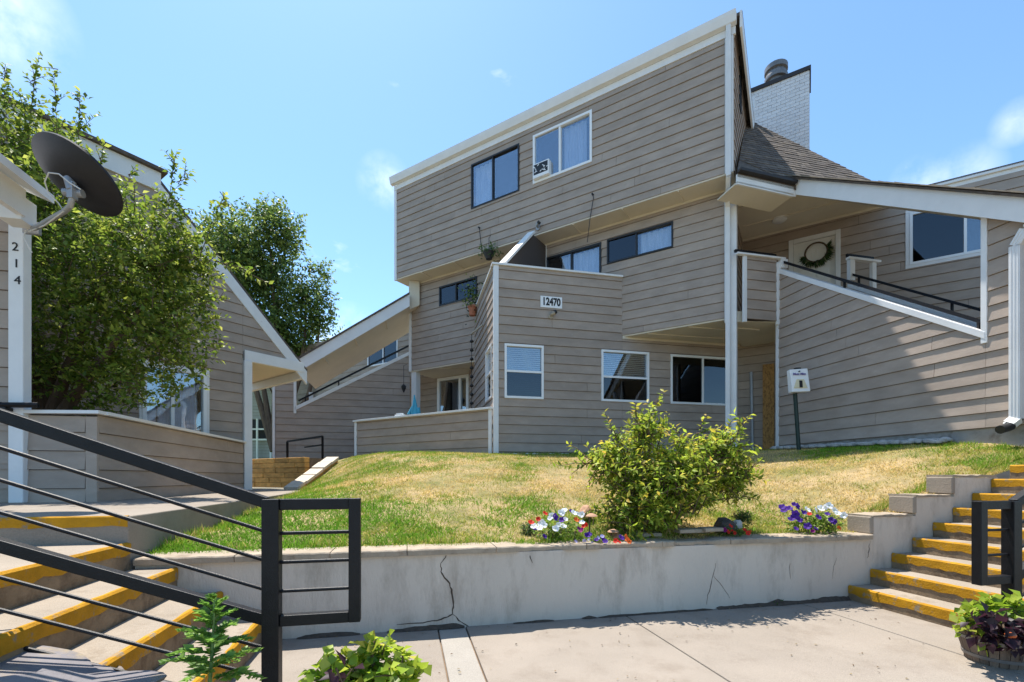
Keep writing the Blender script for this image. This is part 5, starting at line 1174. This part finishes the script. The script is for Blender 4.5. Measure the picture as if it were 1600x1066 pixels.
blooms(T2, [(900, 846, 'l'), (906, 850, 'l'), (913, 845, 'l'), (920, 843, 'l'), (918, 836, 'p'), (922, 834, 'p'), (932, 843, 'p'), (943, 843, 'p'), (946, 846, 'p'), (935, 840, 'l'), (925, 848, 'l'), (941, 838, 'l'), (962, 845, 'r'), (968, 847, 'r'), (980, 843, 'o'), (983, 846, 'o'), (978, 838, 'o'), (971, 840, 'p')], d - .06, .85)
d = 4.72; T3 = mound('petunias', 'purple and white petunias growing by the stepped wall end', 'flowers', 1270, 834, d, .58, .25, .036, pet, 360, [(.24, .30, .04)], .2)
blooms(T3, [(1222, 792, 'p'), (1233, 794, 'p'), (1241, 788, 'p'), (1246, 791, 'p'), (1237, 797, 'p'), (1253, 798, 'p'), (1257, 801, 'p'), (1262, 796, 'w'), (1265, 803, 'r'), (1243, 803, 'p'), (1240, 808, 'p'), (1236, 811, 'p'), (1279, 808, 'p'), (1299, 812, 'p'), (1303, 815, 'p'), (1275, 797, 'w'), (1283, 794, 'w'), (1290, 792, 'w'), (1296, 790, 'w'), (1304, 797, 'w'), (1309, 802, 'w'), (1318, 805, 'w'), (1293, 803, 'p'), (1262, 822, 'p'), (1275, 826, 'p'), (1244, 826, 'p'), (1249, 812, 'p'), (1311, 825, 'o'), (1270, 830, 'm'), (1225, 797, 'p')], d - .2)
d = 4.45; T4 = mound('begonias', 'small red begonias in front of the dark boulder', 'flowers', 1145, 836, d, .30, .07, .022, pet, 90, None, .07)
blooms(T4, [(1138, 831, 'r'), (1144, 829, 'r'), (1148, 833, 'r'), (1142, 822, 'r'), (1164, 828, 'r'), (1169, 833, 'r'), (1132, 828, 'm'), (1172, 830, 'o')], d - .05, .8)

# boulders and bed stones
def rock(name, label, u, v, d, sx, sy, sz, mt, seed, n=2, flat=False):
    import bmesh
    r_ = random.Random(seed); bm = bmesh.new(); bmesh.ops.create_icosphere(bm, subdivisions=n, radius=1)
    from mathutils import noise
    for w in bm.verts:
        k = 1 + .35 * noise.noise(w.co * 1.3 + V(seed, 0, 0)) + .15 * noise.noise(w.co * 3.1 + V(0, seed, 0)); w.co *= k
        w.co.z = max(-.55, min(.75 if flat else 9, w.co.z)); w.co.x *= sx; w.co.y *= sy; w.co.z *= sz
    me = bpy.data.meshes.new(name); bm.to_mesh(me); bm.free(); me.materials.append(M[mt]); c = pix(u, v, d); o = newobj(name, me, None, (c.x, c.y, c.z + EYE + .5 * sz)); o.rotation_euler = (0, 0, r_.uniform(0, 6)); return tag(o, label, 'rock')
rock('boulder', 'dark brown boulder among the red begonias', 1133, 832, 4.6, .13, .10, .10, 'rockdark', 3)
rock('boulder', 'pale grey stone leaning on the dark boulder', 1152, 826, 4.62, .06, .05, .06, 'gravel', 5)
rock('boulder', 'pinkish sandstone standing behind the petunias', 916, 806, 4.9, .13, .07, .075, 'rockred', 8)
rock('boulder', 'brown stone at the foot of the large shrub', 965, 846, 4.3, .07, .05, .05, 'rockred', 11)
for i, (u, v, w) in enumerate(((1010, 838, .26), (1080, 832, .32), (1110, 830, .2))):
    mb = MB(); c = pix(u, v, 4.4); mb.loft([c + df3 * x + dp3 * y for x, y in ((-w / 2, -.07), (w / 2, -.06), (w / 2.2, .08), (-w / 2.1, .07))], [c + df3 * x + dp3 * y + V(0, 0, .035) for x, y in ((-w / 2, -.07), (w / 2, -.06), (w / 2.2, .08), (-w / 2.1, .07))]); mb.build('flagstone', 'coping', label=('flat grey edging stone at the foot of the shrub stems', 'long flat edging stone between the shrub and the dark boulder', 'short flat edging stone touching the dark boulder')[i], cat='stone', group='edging stones under the shrub', bevel=.008)
for i, (u, v, h_, lb) in enumerate(((921, 835, .17, 'tall tan mushroom ornament beside the petunias'), (955, 846, .09, 'small brown mushroom ornament by the shrub'))):
    c = pix(u, v, 4.28); mu = thing('mushroom_ornament', lb, 'ornament', c); mb = MB(); mb.tube([c - V(0, 0, .04), c + V(0, 0, h_)], .007, 8); mb.build('stem', 'twig', mu); mb = MB(); mb.lathe(c + V(.02, 0, h_ - .01), [(.045, 0), (.055, .006), (.04, .022), (.01, .032)], 14); mb.build('cap', 'rockred', mu, smooth=True)
# river rock strip along the stair wall
mb = MB(); import bmesh
for i in range(170):
    k = RNG.uniform(.05, 3.2); o_ = RNG.uniform(.03, .30); p = S.p(k, 0, o_); q = Vector((p.x, p.y)) - P0; zz = lz(q.dot(dF), q.dot(dP)); r_ = RNG.uniform(.03, .065); c = V(p.x, p.y, zz + .035 + r_ * .3); mb.tube([c - V(0, 0, r_ * .6), c - V(0, 0, r_ * .3), c + V(0, 0, r_ * .25), c + V(0, 0, r_ * .55)], [r_ * .5, r_ * .95, r_, r_ * .45], 7)
mb.build('river_rock', 'gravel', label='strip of pale river rock along the foot of the stair wall', cat='gravel', kind='stuff', smooth=True)
mb = MB()
for i in range(60):
    k = RNG.uniform(.3, 3.2); p = F.p(k, 0, RNG.uniform(.05, .28)); q = Vector((p.x, p.y)) - P0; zz = lz(q.dot(dF), q.dot(dP)); r_ = RNG.uniform(.02, .05); c = V(p.x, p.y, zz + r_ * .3); mb.tube([c - V(0, 0, r_ * .6), c - V(0, 0, r_ * .3), c + V(0, 0, r_ * .25), c + V(0, 0, r_ * .55)], [r_ * .5, r_ * .95, r_, r_ * .45], 7)
mb.build('river_rock', 'gravel', label='few pale stones along the foundation under the front windows', cat='gravel', kind='stuff', smooth=True)

# barrel planter with sweet potato vine
c = V(3.16, 3.05, -1.2); BP = thing('barrel_planter', 'small weathered half barrel planter with lime and dark purple foliage', 'planter', c)
R0, R1, hh = .150, .200, .19; ns = 22
for i in range(ns):
    t0, t1 = 2 * math.pi * (i + .04) / ns, 2 * math.pi * (i + .96) / ns; mb = MB(); f_ = lambda t, r, z: c + V(r * math.cos(t), r * math.sin(t), z)
    mb.loft([f_(t0, R0, 0), f_(t1, R0, 0), f_(t1, R0 - .02, 0), f_(t0, R0 - .02, 0)], [f_(t0, R1, hh), f_(t1, R1, hh), f_(t1, R1 - .02, hh), f_(t0, R1 - .02, hh)]); mb.build('stave', 'barrel', BP)
for z in (.035, .145): mb = MB(); r_ = R0 + (R1 - R0) * z / hh; mb.lathe(c + V(0, 0, z), [(r_ + .001, 0), (r_ + .006, .002), (r_ + .010, .022), (r_ + .004, .024)], 40); mb.build('hoop', 'galv', BP, smooth=True)
mb = MB(); mb.lathe(c + V(0, 0, hh - .05), [(.17, 0), (.17, .02)], 24); mb.build('potting_soil', 'earth', BP)
lime = [(.20, .30, .02), (.28, .36, .03), (.14, .24, .02), (.36, .40, .06)]; purp = [(.028, .012, .020), (.045, .016, .026), (.02, .012, .016)]
crown(BP, [(1560, 962, 46, 20, .05, .16), (1530, 975, 22, 22, 0, .1), (1590, 965, 22, 24, 0, .12), (1560, 946, 25, 10, .05, .1)], 260, .10, .068, .85, .030, lime, 3.0, tips=lime, up=.25, name='lime_foliage', mt='leaf')
crown(BP, [(1552, 985, 34, 18, -.12, .08), (1578, 990, 30, 18, -.1, .08), (1545, 968, 18, 10, -.14, .06)], 80, .10, .075, .8, .032, purp, 3.0, tips=purp, up=-.1, name='purple_foliage', mt='leaf')
mb = MB(); p = pix(1579, 992, 2.8); mb.lathe(p, [(.008, -.02), (.024, -.012), (.028, .0), (.018, .018), (.006, .022)], 12); mb.build('orange_leaf', mat('rust_leaf', (.42, .09, .02), .6), BP, smooth=True)

# lime coleus in a pot at the bottom of the view
c = V(-.71, 2.13, -1.2); CP = thing('potted_coleus', 'lime green coleus with ragged leaves in a clay pot on the plaza', 'potted plant', c)
mb = MB(); mb.lathe(c, [(.10, 0), (.14, .20), (.155, .20), (.155, .235), (.135, .235), (.13, .20)], 24); mb.build('pot', 'terra', CP, smooth=True)
crown(CP, [(515, 1058, 32, 25, 0, .10), (560, 1055, 45, 35, .02, .12), (585, 1020, 22, 22, .05, .08), (620, 1050, 30, 28, 0, .1), (560, 1090, 70, 30, 0, .14)], 300, .09, .062, .95, .024, [(.15, .28, .02), (.24, .37, .025), (.36, .46, .035), (.10, .20, .018)], 2.1, [(580, 1040, 0, 586, 996, 0), (520, 1060, 0, 512, 1018, 0), (625, 1050, 0, 630, 1022, 0)], tips=[(.42, .46, .05), (.34, .42, .04), (.5, .45, .08)], up=.7, name='foliage', mt='leaf')
crown(CP, [(527, 1060, 14, 8, -.1, .04)], 5, .09, .08, .6, .04, [(.06, .02, .035), (.04, .02, .03)], 2.05, name='dark_leaves')

# spiny weed in front of the left steps
c = pix(330, 1150, 1.95); TH = thing('thistle', 'tall spiny leaved weed standing before the yellow edged steps', 'weed', V(c.x, c.y, -1.2))
stem = [V(c.x, c.y, -1.2), pix(328, 1066, 1.95), pix(333, 1000, 1.93), pix(335, 940, 1.92)]
mb = MB(); mb.tube(stem, [.009, .008, .006, .003], 8); mb.build('stem', mat('weed_stem', (.14, .22, .06), .6), TH, smooth=True)
PP, DD, CC, LL = [], [], [], []
for i in range(24):
    t = i / 23; v_ = 1062 - 125 * t; u_ = 329 + 6 * t; b = pix(u_, v_, 1.94); ang = i * 2.4; L = .19 * (1 - t) ** .7 + .035; dn = V(math.cos(ang), math.sin(ang) * .8, .35 + .8 * t).normalized()
    for j in range(13):
        s = (j + .5) / 13; q = b + dn * L * s + V(0, 0, -.35 * L * s * s); sd = V(-dn.y, dn.x, 0)
        for sg_ in (-1, 1): PP.append(q); DD.append(dn * .6 + sd * sg_ * .8 + V(0, 0, RNG.uniform(-.2, .3))); LL.append((.018 + .03 * math.sin(math.pi * min(1, s + .12))) * (.5 + L * 4) * RNG.uniform(.6, 1.15))
        PP.append(q); DD.append(dn); LL.append(L * .16)
n = len(PP); leaves('foliage', np.array([tuple(p) for p in PP]), np.array([tuple(p) for p in DD]), np.stack([NP.normal(0, .4, n), NP.normal(0, .4, n), np.ones(n)], 1), np.array(LL), np.array(LL) * .62, pal(n, [(.17, .31, .05), (.23, .38, .07), (.12, .24, .04)]), 'leaf', TH)
# flaking flagstones at the near corner
from mathutils import noise as _nz
FS = [((-2.06, 1.80), .95, .16, -.752, .16), ((-1.76, 1.78), .74, .14, -.825, -.02), ((-1.55, 1.74), .55, .11, -.862, .38)]
for i, ((x, y), L, w, z, ti) in enumerate(FS):
    st_ = thing('flagstone', ('split grey flagstone slab tilted down beside the left railing', 'low layered flagstone slab beside the left railing', 'front flagstone slab sloping towards the weed')[i], 'stone', (x, y, z - .2))
    for k in range(7):
        mb = MB(); h_ = RNG.uniform(.010, .022); zz = z - .021 * k; n_ = 40; tp, bt = [], []; ox, oy = RNG.uniform(-.05, .05), RNG.uniform(-.02, .02); tx, ty = RNG.uniform(-.02, .02), RNG.uniform(-.06, .06)
        for s in range(n_):
            a = 2 * math.pi * s / n_; rr = 1 + .28 * _nz.noise(V(math.cos(a) * 1.6, math.sin(a) * 1.6, i * 7 + k * .9)) + .10 * _nz.noise(V(math.cos(a) * 6, math.sin(a) * 6, i * 3 + k)); px_, py_ = ox + L / 2 * rr * math.cos(a), oy + (w + .012 * k) * rr * math.sin(a) * 1.5
            e_ = .008 * _nz.noise(V(px_ * 9, py_ * 9, k)); tp.append(V(x + px_, y + py_, zz + h_ + e_ - (ti + tx) * px_ + ty * py_)); bt.append(V(x + px_ * .97, y + py_ * .97, zz + e_ - (ti + tx) * px_ + ty * py_))
        mb.loft(bt, tp); mb.build('layer', 'slate', st_)
mb = MB(); q = [(-3.4, 1.35), (-1.28, 1.5), (-1.30, 1.88), (-3.2, 2.0)]
mb.loft([V(x * 1.02, y, -1.2) for x, y in q], [V(x, y, -1.05) for x, y in q]); mb.build('planting_bed', 'earth', label='raised earth bed under the flagstones at the railing foot', cat='bed')
# weeds in the wall foot and grass tufts
for u, v, lb in ((1211, 945, 'small weed growing from the joint at the wall foot'),):
    c = pix(u, v, 1.2 * FPX / (v - HV)); c.z = -1.2; W_ = thing('weed', lb, 'weed', c); n = 40; leaves('foliage', np.tile(np.array(c), (n, 1)) + NP.normal(0, .012, (n, 3)) * [1, 1, 0], np.stack([NP.normal(0, .6, n), NP.normal(0, .6, n), NP.uniform(.3, 1, n)], 1), rnd_unit(n), NP.uniform(.03, .09, n), .018, pal(n, [(.05, .12, .02), (.08, .16, .03)]), 'leaf', W_)
# deck planters
c = P.p(2.7, 4.5, .13); DPt = thing('deck_planter', 'terracotta pot with leafy plant on the deck parapet edge', 'potted plant', c)
mb = MB(); c = P.p(2.7, 4.50, .13); mb.lathe(c, [(.08, 0), (.12, .22), (.135, .22), (.135, .27), (.11, .27)], 18); mb.build('pot', 'terra', DPt, smooth=True)
n = 260; q = np.array(c + V(0, 0, .5)) + NP.normal(0, 1, (n, 3)) * [.12, .12, .26]; leaves('foliage', q, NP.normal(0, .6, (n, 3)) + [0, 0, .3], rnd_unit(n), NP.uniform(.06, .13, n), .045, pal(n, [(.02, .035, .02), (.03, .05, .03), (.10, .18, .03), (.22, .28, .06)]), 'leaf', DPt)
c = M3.p(M3.su(768), M3.hit(768, 408)[1], .12); HB = thing('hanging_basket', 'dark hanging basket with trailing leaves above the deck corner', 'planter', c)
mb = MB(); mb.lathe(c, [(.08, 0), (.15, .16), (.16, .18), (.13, .18)], 16); mb.tube([c + V(0, 0, .16), c + V(0, 0, .55), c + V(.04, .05, .65)], .008, 6); mb.build('pot', 'plastic_dark', HB, smooth=True)
n = 120; q = np.array(c + V(0, 0, .2)) + NP.normal(0, 1, (n, 3)) * [.12, .1, .07]; leaves('foliage', q, NP.normal(0, .6, (n, 3)) + [0, 0, .2], rnd_unit(n), NP.uniform(.08, .16, n), .04, pal(n, [(.07, .12, .03), (.12, .18, .05)]), 'leaf', HB)
# plants inside the patio
c = GM.p(GM.su(665), .8, .45); PT = thing('patio_plant', 'dark leafy potted plant in the shade of the patio', 'potted plant', c)
mb = MB(); mb.lathe(c - V(0, 0, .24), [(.12, 0), (.17, .3), (.17, .33)], 14); mb.build('pot', 'plastic_dark', PT, smooth=True)
n = 300; q = np.array(c + V(0, 0, .6)) + NP.normal(0, 1, (n, 3)) * [.22, .18, .25]; leaves('foliage', q, NP.normal(0, .6, (n, 3)) + [0, 0, .3], rnd_unit(n), NP.uniform(.08, .16, n), .06, pal(n, [(.03, .06, .02), (.05, .09, .03)]), 'leaf', PT)

# scattered leaf litter and grit on the plaza
n = 260; la = NP.uniform(-2.2, 4.0, n); lb = -.03 - NP.uniform(0, 1, n) ** 2.2 * 3.2
lp = np.stack([P0.x + dF.x * la + dP.x * lb, P0.y + dF.y * la + dP.y * lb, np.full(n, -1.192)], 1)
ok_ = (la < 2.7) | (lb < -1.7); lp = lp[ok_]; n = len(lp)
leaves('leaf_litter', lp, np.stack([NP.normal(0, 1, n), NP.normal(0, 1, n), NP.uniform(-.05, .15, n)], 1), np.stack([NP.normal(0, .2, n), NP.normal(0, .2, n), np.ones(n)], 1), NP.uniform(.008, .028, n), NP.uniform(.006, .016, n), pal(n, [(.12, .07, .035), (.20, .13, .06), (.07, .05, .03), (.26, .2, .1)], .3), 'grass', None, label='dry leaf litter scattered over the plaza slabs', cat='leaf litter', kind='stuff')
